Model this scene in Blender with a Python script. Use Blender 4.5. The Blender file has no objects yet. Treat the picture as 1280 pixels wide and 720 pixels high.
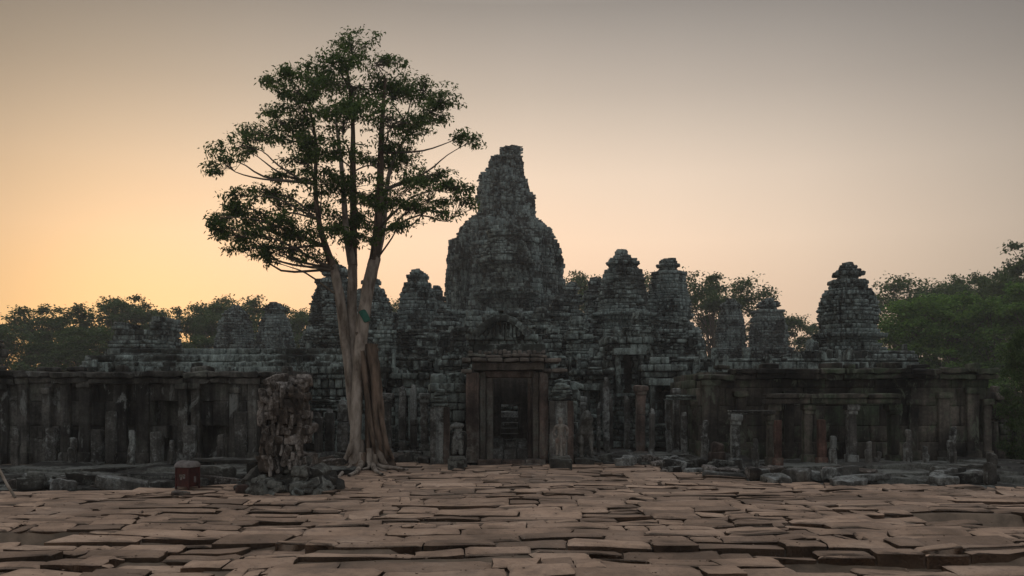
import bpy, bmesh, math, random
import numpy as np
from mathutils import Vector, Matrix

random.seed(11); rng = np.random.default_rng(11)
C = bpy.context.scene.collection
sc = bpy.context.scene
R = math.radians

# ------------------------------------------------------------------ camera
F = 1108.0; HZ = 500.0; EYE = 1.6
cam_d = bpy.data.cameras.new('camera'); cam = bpy.data.objects.new('camera', cam_d); C.objects.link(cam)
cam.location = (0, 0, EYE); cam.rotation_euler = (R(90), 0, 0)
cam_d.sensor_width = 36; cam_d.lens = 36 * F / 1280; cam_d.shift_y = (HZ - 360) / 1280
cam_d.clip_end = 2000; cam_d.clip_start = .05
sc.camera = cam

# ------------------------------------------------------------------ world
SUN_AZ = R(-24.0)      # measured from +Y towards +X (left of the view axis)
SUN_EL = R(5.0)
w = bpy.data.worlds.new('World'); sc.world = w; w.use_nodes = True
nt = w.node_tree; nt.nodes.clear()
def N(tree, typ, **kw):
    n = tree.nodes.new(typ)
    for k, v in kw.items(): setattr(n, k, v)
    return n
def ramp(tree, stops, interp='LINEAR'):
    n = N(tree, 'ShaderNodeValToRGB'); cr = n.color_ramp; cr.interpolation = interp
    while len(cr.elements) > 1: cr.elements.remove(cr.elements[-1])
    for i, (p, c) in enumerate(stops):
        if not hasattr(c, '__len__'): c = (c, c, c)
        e = cr.elements[0] if i == 0 else cr.elements.new(p)
        e.position = p; e.color = (*c, 1)
    return n
def math_n(tree, op, a, b=None, clamp=False):
    n = N(tree, 'ShaderNodeMath', operation=op); n.use_clamp = clamp
    for i, v in enumerate((a, b)):
        if v is None: continue
        if isinstance(v, (int, float)): n.inputs[i].default_value = v
        else: tree.links.new(v, n.inputs[i])
    return n.outputs[0]
def mixc(tree, fac, a, b, blend='MIX'):
    n = N(tree, 'ShaderNodeMix', data_type='RGBA', blend_type=blend)
    for sock, v in ((n.inputs[0], fac), (n.inputs[6], a), (n.inputs[7], b)):
        if isinstance(v, (int, float)): sock.default_value = v
        elif isinstance(v, tuple): sock.default_value = (*v, 1)
        else: tree.links.new(v, sock)
    return n.outputs[2]
L = nt.links
tc = N(nt, 'ShaderNodeTexCoord'); sep = N(nt, 'ShaderNodeSeparateXYZ'); L.new(tc.outputs['Generated'], sep.inputs[0])
az = math_n(nt, 'ARCTAN2', sep.outputs[0], sep.outputs[1])
el = math_n(nt, 'ARCSINE', sep.outputs[2])
# evening glow, dimmer towards the view's edges; overhead and behind brightened as added fill
elr = ramp(nt, [(0, .80), (R(6) / 1.6, .88), (R(10) / 1.6, .92), (R(14) / 1.6, .79), (R(19) / 1.6, .49), (R(24) / 1.6, .265), (R(34) / 1.6, .62), (R(48) / 1.6, 1.0), (R(75) / 1.6, 1.0)])
L.new(math_n(nt, 'DIVIDE', el, 1.6), elr.inputs[0])
daz = math_n(nt, 'ABSOLUTE', math_n(nt, 'SUBTRACT', az, R(1)))
azr = ramp(nt, [(0, .95), (R(9) / 3.4, .90), (R(17) / 3.4, .78), (R(25) / 3.4, .59), (R(35) / 3.4, .36), (R(50) / 3.4, .38), (R(90) / 3.4, .52), (R(130) / 3.4, .58), (1, .58)])
L.new(math_n(nt, 'DIVIDE', daz, 3.4), azr.inputs[0])
da2 = math_n(nt, 'MULTIPLY', math_n(nt, 'SUBTRACT', az, R(-30)), .25)
dist = math_n(nt, 'SQRT', math_n(nt, 'ADD', math_n(nt, 'MULTIPLY', da2, da2), math_n(nt, 'MULTIPLY', el, el)))
hue = ramp(nt, [(0, (1.0, .57, .28)), (R(7), (1.0, .62, .375)), (R(10), (1.0, .665, .45)), (R(13), (1.0, .71, .50)), (R(16), (1, .765, .575)), (R(20), (1, .82, .66)), (R(25), (1, .87, .76)), (R(34), (1.0, .93, .89)), (1, (.92, .95, 1.0))])
L.new(dist, hue.inputs[0])
glow = mixc(nt, 1.0, mixc(nt, 1.0, elr.outputs[0], azr.outputs[0], 'MULTIPLY'), hue.outputs[0], 'MULTIPLY')
sky = N(nt, 'ShaderNodeTexSky', sky_type='NISHITA'); sky.sun_disc = False
sky.sun_elevation = SUN_EL; sky.sun_rotation = SUN_AZ; sky.dust_density = 3.0
bg1 = N(nt, 'ShaderNodeBackground'); L.new(sky.outputs[0], bg1.inputs[0]); bg1.inputs[1].default_value = .012
bg2 = N(nt, 'ShaderNodeBackground'); L.new(glow, bg2.inputs[0]); bg2.inputs[1].default_value = 1.2
addn = N(nt, 'ShaderNodeAddShader'); L.new(bg1.outputs[0], addn.inputs[0]); L.new(bg2.outputs[0], addn.inputs[1])
out = N(nt, 'ShaderNodeOutputWorld'); L.new(addn.outputs[0], out.inputs[0])

sun_d = bpy.data.lights.new('sun', 'SUN'); sun = bpy.data.objects.new('sun', sun_d); C.objects.link(sun)
sun_d.energy = .35; sun_d.angle = R(4); sun_d.color = (1, .66, .38)
sdir = Vector((math.sin(SUN_AZ) * math.cos(SUN_EL), math.cos(SUN_AZ) * math.cos(SUN_EL), math.sin(SUN_EL)))
sun.rotation_euler = (-sdir).to_track_quat('-Z', 'Y').to_euler()

sc.view_settings.view_transform = 'Standard'; sc.view_settings.look = 'None'
sc.view_settings.exposure = 0.0; sc.view_settings.gamma = 1.0
sc.render.engine = 'CYCLES'
sc.cycles.use_denoising = True
sc.cycles.max_bounces = 6; sc.cycles.volume_bounces = 1; sc.cycles.transparent_max_bounces = 4
sc.cycles.sample_clamp_indirect = 4

# ------------------------------------------------------------------ helpers
def PX(x, Y): return (x - 640) / F * Y
def PZ(y, Y): return EYE + (HZ - y) / F * Y
def pt(x, y, Y): return np.array([PX(x, Y), Y, PZ(y, Y)])

def hash3(i, j, k, seed):
    h = (i.astype(np.int64) * 374761393 + j.astype(np.int64) * 668265263 + k.astype(np.int64) * 2147483647 + seed * 974711) & 0xffffffff
    h = ((h ^ (h >> 13)) * 1274126177) & 0xffffffff
    h = h ^ (h >> 16)
    return (h & 0xffff) / 65535.0
def vnoise(p, seed=0):
    p = np.asarray(p, float); f = np.floor(p); t = p - f; t = t * t * (3 - 2 * t)
    i, j, k = f[..., 0].astype(int), f[..., 1].astype(int), f[..., 2].astype(int)
    r = 0
    for a in (0, 1):
        wa = t[..., 0] if a else 1 - t[..., 0]
        for b in (0, 1):
            wb = t[..., 1] if b else 1 - t[..., 1]
            for c in (0, 1):
                wc = t[..., 2] if c else 1 - t[..., 2]
                r = r + wa * wb * wc * hash3(i + a, j + b, k + c, seed)
    return r * 2 - 1
def fbm(p, seed=0, octs=3):
    p = np.asarray(p, float); r = 0; a = .6
    for o in range(octs):
        r = r + a * vnoise(p * 2 ** o, seed + o); a *= .5
    return r

class MB:
    """collects quads; build() links them as ONE mesh object"""
    def __init__(s): s.v = []; s.f = []; s.n = 0
    def add(s, v, f):
        v = np.asarray(v, float).reshape(-1, 3); f = np.asarray(f, np.int64).reshape(-1, 4)
        s.v.append(v); s.f.append(f + s.n); s.n += len(v)
    def build(s, name, mat, parent=None, smooth=False):
        me = bpy.data.meshes.new(name)
        if s.n:
            v = np.concatenate(s.v).astype(np.float32); f = np.concatenate(s.f).astype(np.int32)
            me.vertices.add(len(v)); me.vertices.foreach_set('co', v.ravel())
            me.loops.add(f.size); me.loops.foreach_set('vertex_index', f.ravel())
            me.polygons.add(len(f)); me.polygons.foreach_set('loop_start', np.arange(0, f.size, 4, dtype=np.int32))
            if smooth: me.polygons.foreach_set('use_smooth', np.ones(len(f), bool))
            me.update(calc_edges=True)
        me.materials.append(mat)
        o = bpy.data.objects.new(name, me); C.objects.link(o)
        if parent is not None:
            o.parent = parent
            o.matrix_parent_inverse = Matrix.Translation(-Vector(parent.location)) if parent.rotation_euler.z == 0 else parent.matrix_basis.inverted()
        return o

def tag(o, label, cat, group=None, kind=None):
    if label: o['label'] = label
    if cat: o['category'] = cat
    if group: o['group'] = group
    if kind or cat: o['kind'] = kind or 'thing'
    return o
def thing(name, loc, label, cat, group=None):
    o = bpy.data.objects.new(name, None); C.objects.link(o); o.location = tuple(loc); o.empty_display_size = .2
    return tag(o, label, cat, group)

# --- masonry: blocks laid on a mapped surface  mapf(s, z, offset, zmid) -> xyz
def grid_faces(k, j):
    f = []
    for a in range(k - 1):
        for b in range(j - 1):
            f.append((a * j + b, (a + 1) * j + b, (a + 1) * j + b + 1, a * j + b + 1))
    return f
_ring = [(a, 0) for a in range(4)] + [(3, b) for b in range(1, 4)] + [(a, 3) for a in (2, 1, 0)] + [(0, b) for b in (2, 1)]
def blocks(mbs, mapf, s0, s1, z0, z1, ch, bw, off=.05, bev=.03, depth=.35, skip=0., split=None, cull=None, gap=.012, rough=.012, seed=None, zj=.3, tilt=.04):
    r = np.random.default_rng(seed if seed is not None else rng.integers(1 << 30))
    if not isinstance(mbs, (list, tuple)): mbs = [mbs]
    sa, sb, za, zb = [], [], [], []
    z = z0
    ss = np.linspace(s0, s1, 241)
    while z < z1 - .02:
        h = min(ch * r.uniform(1 - zj, 1 + zj), z1 - z)
        if z1 - z - h < ch * .35: h = z1 - z
        zm = z + h / 2; p = mapf(ss, np.full(241, zm), np.zeros(241), np.full(241, zm))
        d = np.concatenate([[0], np.cumsum(np.linalg.norm(np.diff(p[:, :2], axis=0), axis=1))])
        Lt = d[-1]; n = max(3, int(round(Lt / bw)))
        e = np.cumsum(r.uniform(.55, 1.45, n)); e = np.concatenate([[0], e]) / e[-1] * Lt
        se = np.interp(e, d, ss)
        sa.append(se[:-1]); sb.append(se[1:]); za.append(np.full(n, z)); zb.append(np.full(n, z + h))
        z += h
    sa, sb, za, zb = map(np.concatenate, (sa, sb, za, zb))
    sm, zm = (sa + sb) / 2, (za + zb) / 2
    keep = r.random(len(sa)) >= skip
    if cull is not None: keep &= ~cull(sm, zm)
    sa, sb, za, zb, sm, zm = (q[keep] for q in (sa, sb, za, zb, sm, zm))
    n = len(sa)
    if n == 0: return
    wid = np.linalg.norm(mapf(sb, zm, zm * 0, zm) - mapf(sa, zm, zm * 0, zm), axis=1) + 1e-6
    gs = np.clip(gap / wid, 0, .2)[:, None]; gz = np.clip(gap / (zb - za), 0, .2)[:, None]
    es = np.clip(bev * 1.3 / wid, .05, .3)[:, None]; ez = np.clip(bev * 1.3 / (zb - za), .05, .3)[:, None]
    A = np.concatenate([gs, gs + es, 1 - gs - es, 1 - gs], 1); B = np.concatenate([gz, gz + ez, 1 - gz - ez, 1 - gz], 1)
    A = np.broadcast_to(A[:, :, None], (n, 4, 4)); B = np.broadcast_to(B[:, None, :], (n, 4, 4))
    S = sa[:, None, None] + (sb - sa)[:, None, None] * A; Z = za[:, None, None] + (zb - za)[:, None, None] * B
    ring = np.ones((4, 4)); ring[1:3, 1:3] = 0; corner = np.zeros((4, 4)); corner[[0, 0, 3, 3], [0, 3, 0, 3]] = 1
    ob = r.normal(0, off, n); ob = np.clip(ob, -2.5 * off, 2 * off)
    O = ob[:, None, None] - bev * (ring + .6 * corner)[None] * r.uniform(.5, 1.6, (n, 1, 1)) + r.normal(0, rough, (n, 4, 4)) \
        + tilt * (r.normal(0, .5, (n, 1, 1)) * (A - .5) + r.normal(0, .5, (n, 1, 1)) * (B - .5))
    ZM = np.broadcast_to(zm[:, None, None], (n, 4, 4))
    front = mapf(S.ravel(), Z.ravel(), O.ravel(), ZM.ravel()).reshape(n, 16, 3)
    ri = [a * 4 + b for a, b in _ring]
    Sr, Zr, Or, Mr = (q.reshape(n, 16)[:, ri] for q in (S, Z, O, ZM))
    back = mapf(Sr.ravel(), Zr.ravel(), (Or - depth).ravel(), Mr.ravel()).reshape(n, 12, 3)
    V = np.concatenate([front, back], 1)
    fl = grid_faces(4, 4) + [(ri[(q + 1) % 12], ri[q], 16 + q, 16 + (q + 1) % 12) for q in range(12)]
    fl = np.array(fl)
    ids = split(sm, zm) if split is not None else np.zeros(n, int)
    for m in range(len(mbs)):
        q = np.where(ids == m)[0]
        if len(q): mbs[m].add(V[q], fl[None] + (np.arange(len(q)) * 28)[:, None, None])

def core(mb, mapf, s0, s1, z0, z1, o=-.25, ns=64, nz=40, cap=True):
    s = np.linspace(s0, s1, ns); z = np.linspace(z0, z1, nz)
    S, Z = np.meshgrid(s, z, indexing='ij')
    p = mapf(S.ravel(), Z.ravel(), np.full(S.size, o), Z.ravel())
    mb.add(p, grid_faces(ns, nz))

def rough_box(mb, c, size, rz=0., tilt=(0., 0.), bev=.03, amp=.015, fr=4., n=4, seed=None, taper=0.):
    """a weathered block: rounded box with noise"""
    seed = int(rng.integers(1 << 20)) if seed is None else seed
    sx, sy, sz = (q / 2 for q in size)
    t = np.linspace(-1, 1, n + 1); t = np.sign(t) * np.abs(t) ** .75
    U, W = np.meshgrid(t, t, indexing='ij'); one = np.ones_like(U)
    vs, fs, k = [], [], 0; g = np.array(grid_faces(n + 1, n + 1))
    for ax in range(3):
        for sg in (-1, 1):
            q = [None] * 3; q[ax] = sg * one
            a, b = [(1, 2), (2, 0), (0, 1)][ax]
            q[a], q[b] = (U, W) if sg > 0 else (W, U)
            vs.append(np.stack(q, -1).reshape(-1, 3) * (sx, sy, sz)); fs.append(g + k); k += (n + 1) ** 2
    v = np.concatenate(vs); f = np.concatenate(fs)
    b = min(bev, sx * .8, sy * .8, sz * .8)
    inn = np.clip(v, (-sx + b, -sy + b, -sz + b), (sx - b, sy - b, sz - b)); d = v - inn
    ln = np.linalg.norm(d, axis=1, keepdims=True); v = inn + d / np.maximum(ln, 1e-6) * np.minimum(ln, b)
    if taper: v[:, :2] *= (1 - taper * (v[:, 2:3] / (2 * sz) + .5))
    nn = np.stack([fbm(v * fr + 31.7 * q, seed + 7 * q) for q in range(3)], -1); v = v + nn * amp
    M = Matrix.Rotation(rz, 3, 'Z') @ Matrix.Rotation(tilt[0], 3, 'X') @ Matrix.Rotation(tilt[1], 3, 'Y')
    mb.add(v @ np.array(M).T + np.asarray(c, float), f)
def rbox(mb, x0, x1, y0, y1, z0, z1, **k):
    rough_box(mb, ((x0 + x1) / 2, (y0 + y1) / 2, (z0 + z1) / 2), (x1 - x0, y1 - y0, z1 - z0), **k)

def tube(mb, pts, rad, seg=8, ridge=0., rfr=3., seed=0, nridge=0, sub=1, cap=False):
    p = np.asarray(pts, float); r = np.asarray(rad, float)
    if sub > 1 and len(p) > 2:
        t = np.arange(len(p)); tt = np.linspace(0, len(p) - 1, (len(p) - 1) * sub + 1)
        i = np.clip(np.floor(tt).astype(int), 0, len(p) - 2); u = (tt - i)[:, None]
        pm = np.vstack([2 * p[0] - p[1], p, 2 * p[-1] - p[-2]])
        a, b, c, d = pm[i], pm[i + 1], pm[i + 2], pm[i + 3]
        p2 = .5 * (2 * b + (c - a) * u + (2 * a - 5 * b + 4 * c - d) * u ** 2 + (3 * b - a - 3 * c + d) * u ** 3)
        r = np.interp(tt, t, r); p = p2
    n = len(p); T = np.gradient(p, axis=0); T /= np.linalg.norm(T, axis=1, keepdims=True) + 1e-9
    ref = np.array([0, 1, 0.]) if abs(T[:, 1]).max() < .9 else np.array([1., 0, 0.3])
    X = np.cross(ref, T); X /= np.linalg.norm(X, axis=1, keepdims=True) + 1e-9; Yv = np.cross(T, X)
    th = np.linspace(0, 2 * np.pi, seg, endpoint=False)
    ct, st = np.cos(th), np.sin(th)
    dirs = X[:, None] * ct[None, :, None] + Yv[:, None] * st[None, :, None]
    rr = np.repeat(r[:, None], seg, 1)
    if ridge:
        q = np.stack([np.broadcast_to(ct * rfr, (n, seg)), np.broadcast_to(st * rfr, (n, seg)), np.broadcast_to((np.arange(n) * .35)[:, None], (n, seg))], -1)
        rr = rr * (1 + ridge * fbm(q, seed))
        if nridge: rr = rr * (1 + ridge * .8 * np.cos(nridge * th + np.sin(np.arange(n) * .3)[:, None] * 1.2))
    v = p[:, None] + dirs * rr[..., None]
    f = []
    for a in range(n - 1):
        for b in range(seg):
            c = (b + 1) % seg
            f.append((a * seg + b, a * seg + c, (a + 1) * seg + c, (a + 1) * seg + b))
    if cap and seg % 2 == 0:
        for base in (0, (n - 1) * seg):
            for b in range(seg // 2 - 1): f.append((base + b, base + b + 1, base + seg - 2 - b, base + seg - 1 - b))
    mb.add(v.reshape(-1, 3), f)

# ------------------------------------------------------------------ materials
def new_mat(name, rough=.9):
    m = bpy.data.materials.new(name); m.use_nodes = True; t = m.node_tree
    b = t.nodes['Principled BSDF']; b.inputs['Roughness'].default_value = rough; b.inputs['Specular IOR Level'].default_value = .2
    return m, t, b
def noise_n(t, vec, scale, detail=4, rough=.6, dist=0.):
    n = N(t, 'ShaderNodeTexNoise'); n.inputs['Scale'].default_value = scale; n.inputs['Detail'].default_value = detail
    n.inputs['Roughness'].default_value = rough; n.inputs['Distortion'].default_value = dist
    t.links.new(vec, n.inputs['Vector']); return n.outputs['Fac']
def stone(name, dark, mid, lichen, lich_amt=.5, streak=.5, island=.35, scale=1., bump=.35, pale=None):
    m, t, b = new_mat(name, .92)
    g = N(t, 'ShaderNodeNewGeometry'); pos = g.outputs['Position']; isl = g.outputs['Random Per Island']
    n1 = noise_n(t, pos, .9 * scale, 5, .65); n2 = noise_n(t, pos, 4.5 * scale, 5, .7, .3)
    r1 = ramp(t, [(.34, dark), (.62, mid)]); t.links.new(n1, r1.inputs[0])
    col = r1.outputs[0]
    rb_ = ramp(t, [(.36, .5), (.5, 1.0), (.66, 1.45)]); t.links.new(noise_n(t, pos, .38, 3, .6, .6), rb_.inputs[0]); col = mixc(t, 1.0, col, rb_.outputs[0], 'MULTIPLY')
    # every block its own tone
    ri = ramp(t, [(0, 1 - island), (.5, 1.0), (1, 1 + island)]); t.links.new(isl, ri.inputs[0])
    col = mixc(t, 1.0, col, ri.outputs[0], 'MULTIPLY')
    # lichen in patches
    rl = ramp(t, [(.66 - .22 * lich_amt, 0), (.74 - .18 * lich_amt, 1)]); 
    mixn = math_n(t, 'ADD', math_n(t, 'MULTIPLY', n2, .5), math_n(t, 'MULTIPLY', isl, .12)); 
    mixn = math_n(t, 'ADD', mixn, math_n(t, 'MULTIPLY', noise_n(t, pos, .45 * scale, 3, .55), .55))
    t.links.new(mixn, rl.inputs[0]); col = mixc(t, math_n(t, 'MULTIPLY', rl.outputs[0], .8), col, lichen)
    rg_ = ramp(t, [(.28, .55), (.5, 1.0), (.72, 1.5)]); t.links.new(noise_n(t, pos, 15 * scale ** .5, 4, .75), rg_.inputs[0])
    col = mixc(t, 1.0, col, rg_.outputs[0], 'MULTIPLY')
    # run-off streaks
    mp = N(t, 'ShaderNodeMapping'); mp.inputs['Scale'].default_value = (2.4, 2.4, .16); t.links.new(pos, mp.inputs[0])
    ns = noise_n(t, mp.outputs[0], 1.5 * scale, 5, .65)
    rs = ramp(t, [(.38, 1 - streak), (.60, 1.0)]); t.links.new(ns, rs.inputs[0]); col = mixc(t, 1.0, col, rs.outputs[0], 'MULTIPLY')
    if pale:
        mp = N(t, 'ShaderNodeMapping'); mp.inputs['Scale'].default_value = (1, 1, .45); t.links.new(pos, mp.inputs[0])
        np_ = noise_n(t, mp.outputs[0], 1.9, 7, .75, .5)
        rp = ramp(t, [(.57, 0), (.63, 1)]); t.links.new(np_, rp.inputs[0])
        col = mixc(t, math_n(t, 'MULTIPLY', rp.outputs[0], .8), col, pale)
    t.links.new(col, b.inputs['Base Color'])
    bp = N(t, 'ShaderNodeBump'); bp.inputs['Strength'].default_value = bump; bp.inputs['Distance'].default_value = .05
    t.links.new(noise_n(t, pos, 9 * scale, 6, .7), bp.inputs['Height']); t.links.new(bp.outputs[0], b.inputs['Normal'])
    return m
M_TOWER = stone('tower_stone', (.022, .024, .023), (.080, .087, .080), (.25, .305, .29), .6, .5, .30, 1.5)
M_LOWER = stone('lower_masonry', (.016, .018, .016), (.068, .075, .066), (.25, .30, .28), .55, .6, .28, 1.5)
M_WALL = stone('gallery_stone', (.007, .007, .0066), (.13, .125, .112), (.10, .11, .09), .25, .85, .22, .8, .3, pale=(.17, .18, .17))
M_WALLR = stone('right_gallery_stone', (.012, .012, .0105), (.135, .118, .098), (.06, .085, .05), .42, .78, .2, .8, .3, pale=(.10, .115, .085))
M_STEP = stone('plinth_stone', (.011, .011, .010), (.05, .048, .042), (.15, .157, .142), .42, .2, .3, 2.0)
M_RED = stone('red_sandstone', (.05, .038, .032), (.165, .12, .10), (.17, .165, .145), .42, .55, .2, 1.8)
M_RUST = stone('rust_red_sandstone', (.045, .028, .022), (.145, .078, .061), (.13, .11, .09), .35, .5, .15, 1.8)
M_JAMB = stone('dark_jamb_stone', (.055, .05, .045), (.17, .147, .125), (.14, .15, .13), .3, .5, .2)
M_STATUE = stone('statue_stone', (.035, .034, .031), (.11, .107, .097), (.25, .265, .255), .48, .45, .15, 2.6)
M_GUARD = stone('guardian_stone', (.026, .026, .023), (.085, .082, .073), (.16, .17, .16), .45, .4, .15, 2.6)
M_PIER = stone('pier_stone', (.02, .017, .015), (.075, .06, .048), (.27, .25, .23), .42, .45, .3, 3.2)
M_PILLAR = stone('pillar_stone', (.035, .034, .031), (.135, .128, .115), (.28, .30, .285), .5, .6, .25, 2.2)

def paving_mat():
    m, t, b = new_mat('paving_sandstone', .85)
    g = N(t, 'ShaderNodeNewGeometry'); pos = g.outputs['Position']; isl = g.outputs['Random Per Island']
    r1 = ramp(t, [(.30, (.155, .106, .074)), (.5, (.325, .222, .157)), (.72, (.44, .318, .237))]); t.links.new(noise_n(t, pos, .8, 6, .65), r1.inputs[0])
    ri = ramp(t, [(0, .58), (.5, 1.0), (1, 1.32)]); t.links.new(isl, ri.inputs[0])
    col = mixc(t, 1.0, r1.outputs[0], ri.outputs[0], 'MULTIPLY')
    r2 = ramp(t, [(.5, 0), (.68, 1)]); t.links.new(noise_n(t, pos, 2.6, 6, .72, .5), r2.inputs[0])
    col = mixc(t, math_n(t, 'MULTIPLY', r2.outputs[0], .5), col, (.13, .095, .075))
    r3 = ramp(t, [(.56, 0), (.66, 1)]); t.links.new(noise_n(t, pos, 13, 5, .75), r3.inputs[0])
    col = mixc(t, math_n(t, 'MULTIPLY', r3.outputs[0], .45), col, (.10, .075, .06))
    r4 = ramp(t, [(.54, 0), (.66, 1)]); t.links.new(noise_n(t, pos, .45, 5, .7, .6), r4.inputs[0])
    col = mixc(t, math_n(t, 'MULTIPLY', r4.outputs[0], .55), col, (.115, .09, .07))
    r5 = ramp(t, [(.62, 0), (.70, 1)]); t.links.new(noise_n(t, pos, 4.2, 7, .78, .8), r5.inputs[0])
    col = mixc(t, math_n(t, 'MULTIPLY', r5.outputs[0], .5), col, (.42, .36, .30))
    # the standing edges are mixed towards a darker colour
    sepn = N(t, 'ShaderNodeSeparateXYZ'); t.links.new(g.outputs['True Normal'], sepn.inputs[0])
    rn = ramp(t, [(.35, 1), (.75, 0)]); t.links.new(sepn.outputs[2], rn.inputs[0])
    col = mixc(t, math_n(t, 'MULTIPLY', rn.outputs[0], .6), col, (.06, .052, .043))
    t.links.new(col, b.inputs['Base Color'])
    bp = N(t, 'ShaderNodeBump'); bp.inputs['Strength'].default_value = .7; bp.inputs['Distance'].default_value = .05
    t.links.new(math_n(t, 'ADD', noise_n(t, pos, 5, 6, .7), math_n(t, 'MULTIPLY', noise_n(t, pos, 30, 3, .6), .4)), bp.inputs['Height'])
    t.links.new(bp.outputs[0], b.inputs['Normal'])
    return m
M_PAVE = paving_mat()
def simple(name, c1, c2, scale=6, rough=.9, bump=.3, zs=1., det=5):
    m, t, b = new_mat(name, rough)
    g = N(t, 'ShaderNodeNewGeometry'); mp = N(t, 'ShaderNodeMapping'); mp.inputs['Scale'].default_value = (1, 1, zs)
    t.links.new(g.outputs['Position'], mp.inputs[0])
    nf = noise_n(t, mp.outputs[0], scale, det, .65, .2)
    r1 = ramp(t, [(.35, c1), (.65, c2)]); t.links.new(nf, r1.inputs[0]); t.links.new(r1.outputs[0], b.inputs['Base Color'])
    bp = N(t, 'ShaderNodeBump'); bp.inputs['Strength'].default_value = bump; bp.inputs['Distance'].default_value = .03
    t.links.new(nf, bp.inputs['Height']); t.links.new(bp.outputs[0], b.inputs['Normal'])
    return m
M_SOIL = simple('soil', (.035, .028, .02), (.085, .065, .045), 1.5)
M_BARK = simple('pale_bark', (.085, .066, .05), (.32, .28, .24), 5, zs=.35, bump=.9)
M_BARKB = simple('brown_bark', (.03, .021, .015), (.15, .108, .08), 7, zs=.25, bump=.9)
M_TWIG = simple('branch_bark', (.06, .05, .04), (.14, .115, .09), 6)
M_GREEN = simple('green_wound_paint', (.015, .07, .05), (.03, .12, .09), 12)
M_BINRED = simple('dark_red_paint', (.022, .008, .008), (.06, .014, .013), 9, .55, .15)
M_BINTOP = simple('grey_worn_metal', (.10, .085, .08), (.20, .18, .17), 10, .5, .15)
M_POLE = simple('weathered_wood', (.16, .13, .10), (.30, .26, .22), 8)
M_WHITE = simple('worn_white_paint', (.06, .05, .05), (.24, .225, .22), 30, .7)
def leaf_mat(name, c1, c2, trans=.25):
    m, t, b = new_mat(name, .6)
    g = N(t, 'ShaderNodeNewGeometry')
    r1 = ramp(t, [(0, c1), (1, c2)]); t.links.new(g.outputs['Random Per Island'], r1.inputs[0])
    t.links.new(r1.outputs[0], b.inputs['Base Color'])
    tr = N(t, 'ShaderNodeBsdfTranslucent'); t.links.new(r1.outputs[0], tr.inputs[0])
    mx = N(t, 'ShaderNodeMixShader'); mx.inputs[0].default_value = trans
    t.links.new(b.outputs[0], mx.inputs[1]); t.links.new(tr.outputs[0], mx.inputs[2])
    t.links.new(mx.outputs[0], t.nodes['Material Output'].inputs[0]); return m
M_LEAF = leaf_mat('leaf_green', (.03, .065, .015), (.11, .17, .045), .5)
M_FAR = leaf_mat('far_leaf_green', (.02, .05, .013), (.09, .145, .042), .4)
M_FARG = leaf_mat('far_leaf_bright_green', (.045, .12, .018), (.16, .28, .05), .4)

#@@SETTING
# ------------------------------------------------------------------ ground
mb = MB(); gx = np.linspace(-170, 170, 60); gy = np.linspace(-30, 200, 60)
GX, GY = np.meshgrid(gx, gy, indexing='ij'); GZ = -.34 + .05 * fbm(np.stack([GX * .2, GY * .2, GX * 0], -1), 3)
mb.add(np.stack([GX, GY, GZ], -1), grid_faces(60, 60)); tag(mb.build('ground', M_SOIL), None, None, kind='structure')

# ------------------------------------------------------------------ pavement: uneven sandstone slabs, one sheet of paving
def edge_far(X):        # far edge of the terrace: a causeway runs on to the doorway
    return np.interp(X, [-30, -8.3, -5.2, -4.5, -3.9, -2.9, 3.4, 4.2, 5.0, 6.2, 9.5, 30], [15.6, 15.6, 16.4, 18.6, 21.2, 22.4, 22.3, 20.4, 18.0, 16.9, 16.4, 16.4])
def pave_height(X, Y):
    h = .03 * vnoise(np.stack([X * .35, Y * .35, X * 0], -1), 5) + .02 * vnoise(np.stack([X * 1.1, Y * 1.3, X * 0], -1), 6)
    step = 10.15 + .18 * np.round(2 * vnoise(np.stack([X * .55, X * 0, X * 0], -1), 8)) + .25 * np.clip((-X - 3) / 2, -1, 1)
    h = h - np.where((Y < step), (.085 + .05 * vnoise(np.stack([X * .7, X * 0 + 2, X * 0], -1), 14)) * .85, 0.)
    step2 = 9.35 + .3 * vnoise(np.stack([X * .4, X * 0 + 4, X * 0], -1), 9)
    h = h - np.where((Y < step2) & (X > 2.6), .13, 0.) - np.where((Y < step2 - .1) & (X < -3.2), .07, 0.)
    st3 = 12.1 + .4 * vnoise(np.stack([X * .5, X * 0 + 9, X * 0], -1), 12)
    h = h - np.where((np.abs(Y - st3) < .55) & (X > 5.4), .2, 0.) - np.where((np.abs(Y - 10.6) < .45) & (X < -5.1), .25, 0.)
    return h
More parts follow.
